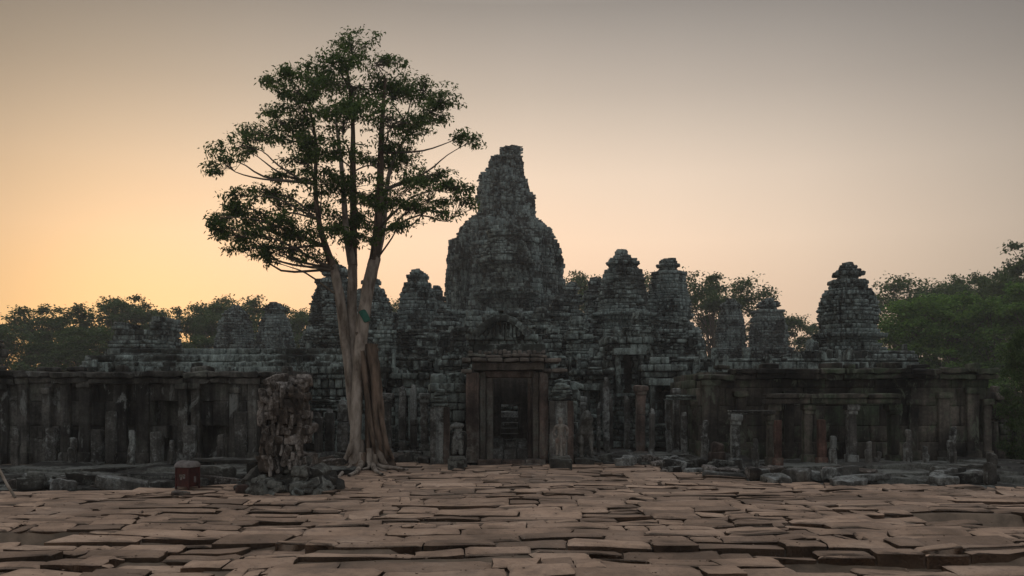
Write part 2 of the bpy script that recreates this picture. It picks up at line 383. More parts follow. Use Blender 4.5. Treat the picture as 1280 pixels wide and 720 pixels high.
def build_pavement():
    r = np.random.default_rng(5); mb = MB()
    y = 3.2; t = np.array([0, .07, .36, .68, .93, 1.]); g = np.array(grid_faces(6, 6))
    ringi = [a * 6 for a in range(6)] + [30 + b for b in range(1, 6)] + [a * 6 + 5 for a in (4, 3, 2, 1, 0)] + [b for b in (4, 3, 2, 1)]
    side = [(ringi[q], ringi[(q + 1) % 20], 36 + (q + 1) % 20, 36 + q) for q in range(20)]
    F_ = np.concatenate([g[:, ::-1], np.array(side)[:, ::-1]])
    row = 0
    while y < 22.3:
        d = r.uniform(.22, .52)
        half = .64 * (y + 1) + 3.5; x = -half + r.uniform(0, .6)
        while x < half:
            wd = r.uniform(.32, 1.25) * (1.25 if r.random() < .3 else .85); ym = y + d / 2; xm = x + wd / 2
            if ym < edge_far(np.array(xm)) + r.uniform(-.25, .3) and r.random() > .008:
                subs = [(x, x + wd, 0, d)]
                q = r.random()
                if q < .30: subs = [(x, x + wd, 0, d * r.uniform(.35, .65))]; subs.append((x, x + wd, subs[0][3], d))
                elif q < .50:
                    c_ = x + wd * r.uniform(.3, .7); subs = [(x, c_, 0, d), (c_, x + wd, 0, d * r.uniform(.4, .6))]; subs.append((c_, x + wd, subs[1][3], d))
                for (xa, xb, ya, yb) in subs:
                    U, V = np.meshgrid(t, t, indexing='ij')
                    gp = r.uniform(.003, .013)
                    cj = np.array([[vnoise(np.array([X_ * 3.1, Y_ * 3.1, 1.]), 40 + k_) * .06 for k_ in (0, 1)] for X_, Y_ in ((xa, y + ya), (xb, y + ya), (xa, y + yb), (xb, y + yb))])
                    Xc = xa + gp + (xb - xa - 2 * gp) * U; Yc = y + ya + gp + (yb - ya - 2 * gp) * V
                    wv = lambda q: .07 * np.sin(q * .9 + 1.3) + .05 * np.sin(q * 2.3)
                    Yc = Yc + wv(Xc)
                    blend = lambda k: cj[0, k] * (1 - U) * (1 - V) + cj[1, k] * U * (1 - V) + cj[2, k] * (1 - U) * V + cj[3, k] * U * V
                    Xc = Xc + blend(0); Yc = Yc + blend(1) * .5
                    nz = np.stack([Xc * 2.2, Yc * 2.2, Xc * 0], -1)
                    edge = (np.minimum(np.minimum(U, 1 - U), np.minimum(V, 1 - V)) < .01)
                    # chipped outlines
                    Xc = Xc + edge * .026 * vnoise(nz * 3, 21); Yc = Yc + edge * .024 * vnoise(nz * 3, 22)
                    h0 = pave_height(np.array((xa + xb) / 2), np.array(y + (ya + yb) / 2))
                    dh = r.normal(0, .009) + (r.choice([-.04, .025]) if r.random() < .06 else 0)
                    Z = h0 + dh + r.normal(0, .016) * (U - .5) + r.normal(0, .022) * (V - .5) + .022 * fbm(nz, 23) - edge * r.uniform(.008, .03)
                    top = np.stack([Xc, Yc, Z], -1).reshape(36, 3)
                    sk = top[ringi].copy(); sk[:, 2] -= .45
                    mb.add(np.concatenate([top, sk]), F_)
            x += wd
        y += d; row += 1
    return mb.build('stone_pavement', M_PAVE)
tag(build_pavement(), None, None, kind='structure')

# sand and earth that fill the joints
M_SAND = simple('joint_sand', (.08, .06, .043), (.17, .125, .09), 3)
mb = MB(); gx = np.arange(-18, 18.01, .16); gy = np.arange(3, 22.6, .16); GX, GY = np.meshgrid(gx, gy, indexing='ij')
GZ = pave_height(GX, GY) - .05 + .02 * fbm(np.stack([GX * 2, GY * 2, GX * 0], -1), 91); GZ = np.where(GY > edge_far(GX) - .2, -.42, GZ)
mb.add(np.stack([GX, GY, GZ], -1), grid_faces(len(gx), len(gy))); tag(mb.build('sand_ground', M_SAND), None, None, kind='structure')

#@@TEMPLE
# ------------------------------------------------------------------ face towers
FRONT = -math.pi / 2
def gauss(x, c, s): return np.exp(-((x - c) / s) ** 2)
def face_relief(u, v):
    """a broad calm face, u across (-1..1), v up (0 chin .. 1 top of the diadem)"""
    f = .55 * np.exp(-(np.abs(u) / .78) ** 4) * gauss(v, .45, .62)
    nose_w = .09 + .13 * np.clip((.62 - v) / .25, 0, 1)
    f = f + .42 * np.exp(-(u / nose_w) ** 2) * np.clip((.66 - v) / .22, 0, 1) * (v > .40)
    f = f + .22 * gauss(v, .645 - .05 * np.abs(u), .035) * (np.abs(u) < .72)
    f = f + .17 * gauss(np.abs(u), .36, .2) * gauss(v, .56, .04) - .16 * gauss(np.abs(u), .36, .3) * gauss(v, .50, .03) - .14 * gauss(np.abs(u), .36, .26) * gauss(v, .605, .02)
    f = f + .26 * gauss(v, .315 + .05 * u * u, .028) * (np.abs(u) < .5) + .24 * gauss(v, .235 + .03 * u * u, .028) * (np.abs(u) < .42) - .16 * gauss(v, .275 + .05 * u * u, .014) * (np.abs(u) < .52)
    f = f + .2 * gauss(v, .12, .06) * gauss(u, 0, .35) + .14 * gauss(np.abs(u), .45, .25) * gauss(v, .4, .12)
    f = f + .22 * (np.abs(v - .77) < .045) * (np.abs(u) < .95) + .1 * (v > .82) * (np.abs(u) < .8)
    f = f + .22 * gauss(np.abs(u), .9, .09) * ((v > .2) & (v < .66))
    return f
def angdiff(a, b): return (a - b + np.pi) % (2 * np.pi) - np.pi

def polar_map(cx, cy, prof, n=4., rot=0., relief=None):
    zs = np.array([p[0] for p in prof]); hs = np.array([p[1] for p in prof])
    def f(s, z, o, zm):
        d = s - rot; c, k = np.abs(np.cos(d)), np.abs(np.sin(d))
        r = np.interp(zm, zs, hs) * (c ** n + k ** n) ** (-1 / n)
        if relief is not None: r = r + relief(s, z, zm)
        r = r + o
        return np.stack([cx + r * np.cos(s), cy + r * np.sin(s), z], -1)
    return f

TOWER_N = [0]
def face_tower(cxp, Y, prof_px, label, shoulder, chin, n=4.2, ch=.18, bw=.25, rot=0., mat=None, facew=.62, amp=.30, name='face_tower', cat='tower', group='stone face towers of the temple', off=.032, crown=True, parent=None, tone=None, depth_k=1.0):
    """prof_px: (y px, half width px) from the top down; shoulder/chin: the y px between which the faces are carved"""
    mat = mat or M_TOWER; TOWER_N[0] += 1; sd = 100 + 13 * TOWER_N[0]
    pp_ = []
    for i_, (y_, h_) in enumerate(prof_px):
        if 0 < i_ < len(prof_px) - 1:
            a_, b_ = prof_px[i_ - 1][1], prof_px[i_ + 1][1]
            if h_ < a_ and h_ < b_: h_ -= .16 * a_
            elif h_ > a_ and h_ > b_: h_ += .08 * h_
        pp_.append((y_, h_))
    prof = sorted((PZ(y, Y), h * Y / F) for y, h in pp_)
    cx = PX(cxp, Y); zt, zb = prof[-1][0], prof[0][0]
    zs, zc = PZ(shoulder, Y), PZ(chin, Y); hw = np.interp((zs + zc) / 2, [p[0] for p in prof], [p[1] for p in prof])
    def relief(s, z, zm):
        r = 0 * s
        for q in range(4):
            d = angdiff(s, FRONT + rot + q * math.pi / 2); u = np.tan(np.clip(d, -1.2, 1.2)) / np.tan(facew)
            v = (z - zc) / (zs - zc + 1e-6)
            m = (np.abs(u) < 1.05) & (v > -.05) & (v < 1.08)
            r = r + np.where(m, face_relief(u, v), 0) * amp * hw
        # corner pilasters stand back from the faces; courses of moulding below and above them
        c = np.abs(angdiff(s - rot, np.round((s - rot) / (math.pi / 2)) * (math.pi / 2)))
        r = r - np.where((c > .58) & (zm < zs), .09 * hw, 0) + np.where((c > .66) & (zm < zs), .10 * hw, 0) - np.where((c > .72) & (zm < zs), .07 * hw, 0)
        r = r - np.where((zm >= zc) & (zm <= zs), .15 * hw, 0)
        low = (zm < zc)
        r = r + low * (.04 * hw * np.sign(np.sin((zm - zb) * 8.5)) + .06 * hw * (np.abs(((s * 7) % 1) - .5) < .2))
        r = r - low * .16 * hw * ((c < .16) & (np.abs(zm - (zc - .75)) < .4))
        r = r - .06 * hw + .055 * hw * np.round(1.6 * vnoise(np.stack([s * 5.5, zm * .45, s * 0 + sd], -1), sd + 5))
        q = np.stack([np.cos(s) * hw * .8, np.sin(s) * hw * .8, zm * .8], -1)
        return r + hw * .05 * fbm(q, sd)
    mf = polar_map(cx, Y, prof, n, rot, relief)
    root = thing(name, (cx, Y, zb), label, cat, group) if parent is None else parent
    body, fs, cr = MB(), [MB() for _ in range(4)], MB()
    z_sh = PZ(shoulder, Y)
    def split(s, z):
        out = np.zeros(len(s), int); out[z > z_sh + .1] = 5
        for q in range(4):
            d = np.abs(angdiff(s, FRONT + rot + q * math.pi / 2))
            out[(d < facew) & (z > zc) & (z <= z_sh + .1)] = 1 + q
        return out
    blocks([body] + fs + [cr], mf, rot, rot + 2 * math.pi, zb, zt, ch, bw, off=off, bev=.03, depth=.4, skip=.02, split=split, seed=sd, rough=.014, zj=.45)
    core(body, mf, rot, rot + 2 * math.pi, zb, zt - .12, -.2)
    # broken stones left standing on the top and the ledges
    r = np.random.default_rng(sd)
    for k in range(7):
        a = r.uniform(0, 6.28); rr = prof[-1][1] * r.uniform(0, .7)
        rough_box(cr, (cx + rr * math.cos(a), Y + rr * math.sin(a), zt + r.uniform(-.06, .06)), (r.uniform(.2, .5), r.uniform(.2, .5), r.uniform(.12, .26)), rz=a, bev=.05, amp=.03, n=3)
    if parent is None:
        body.build('tower_body', mat, root)
        for q in (0, 1, 3): fs[q].build('carved_face', mat, root)
        if fs[2].n: fs[2].build('carved_face', mat, root)
        cr.build('lotus_crown', mat, root)
    else:
        b = body.build(name, mat, root)
        for q in (0, 1, 3): fs[q].build('carved_face', mat, b)
        cr.build('crown', mat, b)
    return root

# --- central tower -------------------------------------------------
def central_tower():
    Y = 62.; cxp = 631; cx = PX(cxp, Y)
    root = thing('central_tower', (cx, Y, 0), 'tallest stone tower of the temple with broken pointed spire above the doorway', 'tower')
    edges = [(184, 630, 647), (196, 629, 648), (197, 615, 649), (200, 615, 650.5), (214, 614, 651), (217, 606, 651), (224, 606, 652), (227, 604, 656), (236, 602, 656.5), (243, 601.5, 660), (249, 601, 666), (268, 601, 666), (275, 595, 667), (281, 585, 676), (286, 580, 682), (292, 575, 689), (299, 575, 689), (331, 578, 685), (362, 575, 688), (380, 564, 700), (420, 556, 708), (520, 550, 716)]
    px = [(y, (b_ - a_) / 2) for y, a_, b_ in edges]
    zsh = np.array([PZ(e[0], Y) for e in edges][::-1]); csh = np.array([PX((e[1] + e[2]) / 2, Y) - cx for e in edges][::-1])
    prof = sorted((PZ(y, Y), h * Y / F) for y, h in px)
    zb, zt = prof[0][0], prof[-1][0]; z_sp = PZ(276, Y)
    def relief(s, z, zm):
        lob = np.abs(((s - FRONT) / (math.pi / 4) + .5) % 1 - .5) * 2     # 0 at a chapel axis, 1 between
        hw = np.interp(zm, [p[0] for p in prof], [p[1] for p in prof])
        r = -hw * .17 * np.where(zm < z_sp, np.clip((lob - .55) / .12, 0, 1), 0) * np.clip((z_sp - zm) / 2, 0, 1)
        lob2 = np.abs(((s - FRONT) / (math.pi / 8) + .5) % 1 - .5) * 2
        r = r - hw * .06 * (lob2 > .7) * (zm < z_sp) + .16 * np.round(1.7 * vnoise(np.stack([s * 9, zm * .35, s * 0], -1), 83))
        for q in (0, 2):
            d = angdiff(s, FRONT + q * math.pi / 2 + .0); u = d / .36; v = (z - PZ(262, Y)) / (PZ(216, Y) - PZ(262, Y))
            r = r + np.where((np.abs(u) < 1.05) & (v > 0) & (v < 1.05), face_relief(u, v), 0) * .35
        q = np.stack([np.cos(s) * hw * .55, np.sin(s) * hw * .55, zm * .55], -1)
        q2 = np.stack([np.cos(s) * hw * 1.6, np.sin(s) * hw * 1.6, zm * 1.4], -1)
        lowr = np.clip((hw - 1.6) / 2, 0, 1)
        return r + (.08 + .3 * lowr) * fbm(q, 77) + (.05 + .07 * lowr) * vnoise(q2, 78) + .14 * np.round(1.4 * vnoise(np.stack([s * 3.5, zm * .3, s * 0], -1), 84)) * (1 - lowr)
    mf0 = polar_map(cx, Y, prof, 2.6, 0, relief)
    def mf(s, z, o, zm):
        p = mf0(s, z, o, zm); p[:, 0] += np.interp(zm, zsh, csh); return p
    body, spire = MB(), MB()
    blocks([body, spire], mf, 0, 2 * math.pi, zb, zt, .22, .31, off=.05, bev=.03, depth=.5, skip=.025, split=lambda s, z: (z > z_sp).astype(int), seed=9, rough=.025, zj=.45)
    core(body, mf, 0, 2 * math.pi, zb, zt - .2, -.32, ns=96, nz=80)
    r = np.random.default_rng(4)
    for k in range(26):     # loose courses left on the stepped outline
        y = r.choice([186, 200, 214, 232, 262, 284, 292, 300, 314]); h = np.interp(y, [p[0] for p in px], [p[1] for p in px]) * Y / F; a = r.uniform(0, 6.28)
        rr = h * r.uniform(.4, .82)
        rough_box(spire if y < 276 else body, (cx + (np.interp(PZ(y, Y), zsh, csh)) + rr * math.cos(a), Y + rr * math.sin(a), PZ(y, Y) + r.uniform(0, .2)), (r.uniform(.3, .6), r.uniform(.3, .6), r.uniform(.2, .55)), rz=a, bev=.06, amp=.04, n=3)
    body.build('tower_body', M_TOWER, root); spire.build('spire', M_TOWER, root)
    # radiating chapels around the drum, the front one largest
    face_tower(632, 55.6, [(284, 9), (288, 20), (294, 25), (300, 19), (304, 27), (326, 31), (330, 34), (336, 29), (362, 31), (366, 36), (372, 37), (378, 31), (398, 33), (402, 38), (408, 34), (436, 38), (442, 43), (520, 42)], None, 304, 366, parent=root, name='front_chapel', mat=M_LOWER, n=5, amp=.3, ch=.19, bw=.28)
    r = np.random.default_rng(21); nch = 14
    for k in range(1, nch):         # a ring of slender turrets stands against the drum
        a = FRONT + k * 2 * math.pi / nch; Rd = 3.42 + r.uniform(-.14, .14); xx, yy = cx + Rd * math.cos(a), Y + Rd * math.sin(a)
        yt = {1: 289, 2: 296, 3: 310, 4: 302, 5: 291, 9: 289, 10: 300, 11: 313, 12: 293, 13: 291}.get(k, r.uniform(284, 300)); w_ = r.uniform(11.5, 15.5)
        pr = [(yt, w_ * .4), (yt + 3, w_ * .7), (yt + 8, w_ * .85)]; yy_ = yt + 12
        while yy_ < 420:       # ledges at heights of their own, so that no ring runs round the tower
            g_ = r.uniform(14, 34); base_w = w_ * (.9 + .35 * min(1, (yy_ - yt) / 95)); pr += [(yy_, base_w), (yy_ + g_, base_w * 1.02), (yy_ + g_ + 2.5, base_w * r.uniform(1.05, 1.16)), (yy_ + g_ + 5.5, base_w)]; yy_ += g_ + 6
        pr.append((520, w_ * 1.3))
        face_tower(640 + xx / yy * F, yy, pr, None, yt + 14, yt + 38, parent=root, name='side_chapel', mat=M_LOWER if k % 3 == 0 else M_TOWER, n=4, rot=a - FRONT, amp=.3, ch=.30, bw=.2, off=.04)
    return root
central_tower()

def mir(*rows): return list(rows)
face_tower(420, 49, [(333, 7), (337, 15), (343, 18), (347, 14), (352, 22), (362, 26), (378, 29), (420, 32), (427, 34), (440, 31), (465, 37), (520, 38)], 'face tower just left of the large tree trunk, its top behind the leaves', 356, 424)
face_tower(464, 47, [(345, 5), (349, 10), (354, 13), (357, 10), (362, 18), (374, 22), (388, 25), (420, 27), (428, 29), (440, 26), (470, 31), (520, 33)], 'face tower half hidden behind the large tree trunk', 362, 424)
face_tower(522, 50, [(340, 6), (343, 12), (347, 14), (350, 11), (354, 18), (366, 21), (378, 23), (410, 25), (418, 28), (430, 25), (470, 30), (520, 32)], 'flat topped face tower between the large tree and the central tower', 354, 414)
face_tower(778, 46, [(315, 5), (320, 8), (325, 17), (330, 19), (333, 15), (337, 23), (348, 26), (362, 28), (386, 30), (394, 33), (404, 29), (440, 34), (520, 36)], 'knob topped face tower right of the central tower, over a dark doorway', 338, 392)
face_tower(835, 49, [(326, 7), (329, 12), (335, 15), (338, 11), (343, 20), (352, 22), (378, 26), (402, 28), (412, 30), (430, 28), (470, 33), (520, 35)], 'flat topped face tower with leafy tree just right of it', 343, 404)
face_tower(913, 66, [(376, 5), (379, 11), (384, 14), (387, 11), (392, 15), (406, 18), (430, 19), (438, 21), (450, 20), (520, 24)], 'smaller face tower below the umbrella shaped tree, left of a pair', 392, 436, n=4.5)
face_tower(960, 64, [(375, 6), (378, 12), (383, 14), (386, 11), (390, 18), (400, 21), (414, 22), (432, 24), (440, 26), (450, 25), (520, 27)], 'smaller broader face tower, right of a pair beyond the right gallery', 390, 436, n=4.5)
face_tower(295, 62, [(384, 6), (387, 10), (391, 13), (396, 17), (404, 20), (420, 22), (436, 25), (450, 24), (520, 26)], 'blunt rounded face tower at left before the sunlit trees', 394, 440, n=4.2)
face_tower(344, 60, [(380, 7), (383, 12), (388, 14), (392, 12), (396, 17), (412, 20), (430, 24), (440, 29), (452, 32), (520, 32)], 'square topped face tower beside the blunt one at left', 394, 436, n=4.8)
face_tower(1060, 36, [(332, 7), (336, 12), (340, 17), (345, 18), (348, 14), (352, 20), (358, 25), (368, 32), (384, 36), (412, 37), (420, 40), (428, 37), (440, 40), (470, 44), (530, 44)], 'isolated domed face tower with lotus top rising over the right gallery', 356, 416, n=3.6, ch=.15, bw=.2, amp=.28)

# ruined block over the left gallery: a tower that lost its top
def ruined_tower():
    Y = 44.; cxp = 184; cx = PX(cxp, Y)
    root = thing('ruined_tower', (cx, Y, 0), 'ruined square tower stump with notched broken top over the left gallery', 'tower ruin')
    prof = sorted((PZ(y, Y), h * Y / F) for y, h in [(398, 33), (440, 35), (444, 40), (450, 58), (466, 66), (520, 66)])
    def relief(s, z, zm): return .12 * fbm(np.stack([np.cos(s) * 1.6, np.sin(s) * 1.6, zm], -1), 31) + .05 * np.sign(np.sin(zm * 9))
    mf = polar_map(cx, Y, prof, 7, 0, relief)
    top = MB(); base = MB()
    def cull(s, z):
        x = mf(s, z, s * 0, z)[:, 0]; xp = 640 + x / Y * F
        lim = np.interp(xp, [140, 150, 158, 163, 168, 180, 198, 204, 212, 222], [410, 404, 404, 410, 416, 418, 414, 399, 398, 400])
        return z > PZ(lim, Y) + .03
    blocks([base, top], mf, 0, 2 * math.pi, prof[0][0], prof[-1][0], .22, .34, off=.06, depth=.5, cull=cull, split=lambda s, z: (z > PZ(444, Y)).astype(int), seed=77, skip=.02)
    core(base, mf, 0, 2 * math.pi, prof[0][0], PZ(424, Y), -.25)
    base.build('tower_base', M_LOWER, root); top.build('broken_walls', M_LOWER, root)
ruined_tower()

# ------------------------------------------------------------------ mapped walls
def poly_map(pts, profile=None, relief=None):
    """open path seen from outside; outward normal is to the right of the walking direction"""
    p = np.array(pts, float); d = np.diff(p, axis=0); ln = np.linalg.norm(d, axis=1); cum = np.concatenate([[0], np.cumsum(ln)])
    t = d / ln[:, None]; nrm = np.stack([t[:, 1], -t[:, 0]], 1)
    def f(s, z, o, zm):
        i = np.clip(np.searchsorted(cum, s, side='right') - 1, 0, len(ln) - 1)
        q = p[i] + t[i] * (s - cum[i])[:, None]
        if profile is not None: o = o + profile(zm)
        if relief is not None: o = o + relief(s, z, zm)
        # mitre: pull towards the neighbours' offset at the corners
        xy = q + nrm[i] * o[:, None]
        for e, (sgn, jn) in {'a': (-1, -1), 'b': (1, 1)}.items():
            j = i + jn; ok = (j >= 0) & (j < len(ln)); jj = np.clip(j, 0, len(ln) - 1)
            dist = np.where(sgn < 0, s - cum[i], cum[i + 1] - s); w = np.where(ok, np.exp(-(dist / .12) ** 2), 0)
            xy = xy + nrm[jj] * (o * w)[:, None]
        return np.concatenate([xy, z[:, None]], 1)
    return f, cum
def step_profile(rows):     # (z from, offset) rows: mouldings
    zs = np.array([r_[0] for r_ in rows]); of = np.array([r_[1] for r_ in rows])
    return lambda zm: of[np.clip(np.searchsorted(zs, zm, side='right') - 1, 0, len(of) - 1)]

def doorway(root, x, y, z0, wd, ht, mat, name='doorway', depth=.35):
    """a framed dark opening: jambs, lintel, sill as one framed part in a recess of the wall"""
    mb = MB()
    rbox(mb, x - wd / 2 - .16, x - wd / 2, y - .12, y + depth, z0, z0 + ht, bev=.03, amp=.035, n=7)
    rbox(mb, x + wd / 2, x + wd / 2 + .16, y - .12, y + depth, z0, z0 + ht, bev=.02, amp=.015)
    rbox(mb, x - wd / 2 - .26, x + wd / 2 + .26, y - .16, y + depth, z0 + ht, z0 + ht + .24, bev=.03, amp=.02)
    rbox(mb, x - wd / 2 - .2, x + wd / 2 + .2, y - .2, y + depth, z0 - .12, z0, bev=.03, amp=.02)
    return mb.build(name, mat, root)

def terrace(name, label, xl, xr, Y, back, ytop, zbase, mat, doors=(), ch=.24, bw=.4, seed=1, bays=(), off=.05, cat='temple building', roof=0, grp=None):
    """one storey of the temple massif: xl..xr px, front at Y. bays: (x0px, x1px, forward m)"""
    X0, X1 = PX(xl, Y), PX(xr, Y); zt = PZ(ytop, Y)
    root = thing(name, ((X0 + X1) / 2, Y, zbase), label, cat, grp)
    path = [(X0, Y + back), (X0, Y)]
    for a, b, fw in bays: path += [(PX(a, Y), Y), (PX(a, Y) + .001, Y - fw), (PX(b, Y) - .001, Y - fw), (PX(b, Y), Y)]
    path += [(X1, Y), (X1, Y + back)]
    H = zt - zbase
    prof = step_profile([(-99, .22), (zbase + .25, .12), (zbase + .4, .18), (zbase + .55, .0), (zt - .62, .06), (zt - .45, .16), (zt - .25, .26), (zt - .10, .14)])
    cm = None
    def relief(s, z, zm):
        r = .10 * (np.sin(s * 2.9 + seed) > .6) + .07 * (np.sin(s * 9.1 + seed) > .5) * (zm > zbase + .5) * (zm < zt - .6) + .07 * np.round(1.6 * vnoise(np.stack([s * 2.6, zm * 1.1, s * 0 + seed], -1), seed + 3)) + .08 * fbm(np.stack([s * .9, zm * .9, s * 0 + seed], -1), seed)
        r = r - .14 * (np.sin(s * 2.9 + seed) < -.86) * (zm > zbase + .6) * (zm < zt - .7)
        return r
    mf, cum = poly_map(path, prof, relief)
    dr = [(PX(a, Y - f_) - w_ / 2, PX(a, Y - f_) + w_ / 2, PZ(yb, Y - f_), PZ(yt, Y - f_)) for a, w_, yt, yb, f_ in doors]
    def cull(s, z):
        p = mf(s, z, s * 0, z); k = np.zeros(len(s), bool)
        for a, b, c, d in dr: k |= (p[:, 0] > a) & (p[:, 0] < b) & (z > c) & (z < d) & (p[:, 1] < Y + .6)
        return k
    wall, cor = MB(), MB()
    blocks([wall, cor], mf, 0, cum[-1], zbase, zt, ch * .8, bw * .72, off=off * .9, depth=.45, skip=.025, rough=.016, zj=.5, split=lambda s, z: (z > zt - .45).astype(int), cull=cull, seed=seed)
    cp, ccum = poly_map(path, None, None); core(wall, cp, 0, ccum[-1], zbase, zt - .1, -.6, ns=200, nz=3)
    # carved colonnettes, figures and antefixes that stand proud of the wall
    r = np.random.default_rng(seed + 50)
    for k in range(int((X1 - X0) * 9)):
        ss_ = r.uniform(back, cum[-1] - back); hh = r.uniform(.22, .85); zz = r.uniform(zbase + .4, zt - hh * .3); q1 = np.array([ss_]); q2 = np.array([zz])
        if cull(q1, q2)[0] or cull(q1, q2 + hh / 2)[0] or cull(q1 + .3, q2)[0] or cull(q1 - .3, q2)[0]: continue
        p = mf(q1, q2, np.array([.04]), q2)[0]
        rough_box(wall, p, (r.uniform(.1, .3), r.uniform(.15, .35), hh), rz=r.uniform(-.2, .2), tilt=(0, r.normal(0, .05)), bev=.04, amp=.035, n=3, taper=r.uniform(0, .5))
    # floor of the storey above, and loose antefix stones along its edge
    r = np.random.default_rng(seed)
    rbox(cor, X0 - .0, X1 + .0, Y + .1, Y + back + 2, zt - .25, zt - .12, n=2, bev=.02, amp=0)
    for k in range(int((X1 - X0) / .55)):
        if r.random() < .62:
            x = r.uniform(X0, X1); hh = r.uniform(.14, .5)
            yy = Y + r.uniform(-.05, .6)
            rough_box(cor, (x, yy, zt + hh / 2 - .06), (r.uniform(.14, .36), r.uniform(.2, .4), hh), rz=r.uniform(-.3, .3), bev=.05, amp=.03, n=3, taper=r.uniform(0, .4))
    wall.build('wall', mat, root); cor.build('cornice', mat, root)
    if roof:
        rf = MB(); depth_r = roof
        def rprof(zm): return -((np.clip(zm - zt, 0, None) / depth_r) ** 1.5) * depth_r * 1.25 - .15
        rm, rc = poly_map([(X0, Y + back), (X0, Y), (X1, Y), (X1, Y + back)], rprof, lambda s, z, zm: .03 * np.sin(s * 14))
        blocks(rf, rm, back, rc[-1] - back, zt - .1, zt + depth_r, .2, .6, off=.03, depth=.4, seed=seed + 3)
        core(rf, rm, back, rc[-1] - back, zt - .1, zt + depth_r, -.12, ns=20, nz=20)
        rf.build('vaulted_roof', mat, root)
    for i, (a, b, c, d) in enumerate(dr):
        doorway(root, (a + b) / 2, Y - doors[i][4] - .05, c, b - a - .3, d - c - .24, mat)
    return root

# the temple massif, storey behind storey
terrace('upper_terrace', 'highest stone terrace carrying the central tower and its neighbours', 455, 862, 53, 16, 392, 0, M_TOWER, seed=3, bays=[(490, 545, .8), (572, 692, 1.4), (725, 770, .8)], ch=.24, bw=.4, doors=[(632, .9, 398, 440, 1.4)])
terrace('middle_terrace', 'middle stone terrace with projecting bays below the central tower', 385, 872, 43, 8, 413, 0, M_LOWER, seed=5, bays=[(400, 440, .7), (500, 548, .9), (585, 668, 1.5), (712, 760, .8), (800, 850, .9)], doors=[(627, .95, 414, 462, 1.5), (424, .9, 440, 478, .7), (736, .8, 430, 470, .8)])
terrace('lower_terrace', 'long lower stone terrace with pilasters and dark doorways behind the entrance', 300, 884, 34.5, 8, 447, -.2, M_LOWER, seed=7, bays=[(395, 440, .8), (484, 530, .8), (560, 700, 1.6), (742, 800, 1.0), (822, 862, .8)], doors=[(419, .7, 462, 500, .8), (511, .7, 478, 545, .8), (772, .95, 455, 500, 1.0), (842, .7, 478, 530, .8), (720, .7, 470, 520, 0)])
# small shrines standing on the storeys
SHR = [(556, 47, 384, 17, 'narrow turret left of the central tower with stepped top'), (592, 41, 392, 16, 'squat turret with broken tip just left above the entrance'),
       (676, 41.5, 388, 18, 'turret with tiered cap just right above the entrance'), (714, 52, 356, 16, 'slender turret against the right flank of the central tower'),
       (744, 50, 350, 18, 'small turret between central tower and knob topped face tower'), (722, 40, 400, 18, 'low turret in front of the slender one, right of the entrance'),
       (814, 42, 404, 19, 'low turret below the gap between two face towers at right'), (482, 41, 402, 17, 'low turret right of the large tree trunk'),
       (869, 55, 412, 15, 'small turret at the right end of the middle terrace'), (384, 52, 420, 14, 'small turret at the left end of the middle terrace'),
       (446, 38.5, 418, 15, 'low weathered turret directly behind the large tree'), (760, 37.6, 424, 14, 'low turret left of the dark upper doorway'), (541, 38, 420, 15, 'low turret above the left part of the lower terrace'),
       (546, 53.5, 360, 14, 'slender turret against the left flank of the central tower'), (699, 45, 374, 17, 'turret with jagged tip close to the lower right flank of the central tower'), (654, 43, 396, 13, 'thin turret just right of the arch above the entrance'),
       (608, 43, 396, 13, 'thin turret just left of the arch above the entrance'), (690, 37.8, 414, 16, 'squat turret at the right shoulder of the arched pediment'), (573, 37.8, 412, 15, 'squat turret at the left shoulder of the arched pediment'), (800, 39.5, 392, 15, 'turret below and right of the knob topped tower'), (854, 44, 400, 15, 'turret at the foot of the flat topped tower at right')]
for i, (xp, Y, yt, hw, lab) in enumerate(SHR):
    k = (PZ(yt, Y))
    root = face_tower(xp, Y, [(yt, hw * .3), (yt + 4, hw * .55), (yt + 7, hw * .62), (yt + 9, hw * .5), (yt + 14, hw * .78), (yt + 17, hw * .7), (yt + 22, hw * .95), (yt + 26, hw * .85), (yt + 45, hw * .92), (yt + 50, hw * 1.1), (yt + 80, hw * 1.15), (540, hw * 1.25)],
               lab, yt + 22, yt + 48, n=5, ch=.19, bw=.3, amp=.12, mat=M_LOWER if Y < 45 else M_TOWER, name='shrine_turret', cat='turret', group='small shrine turrets of the temple', off=.05)

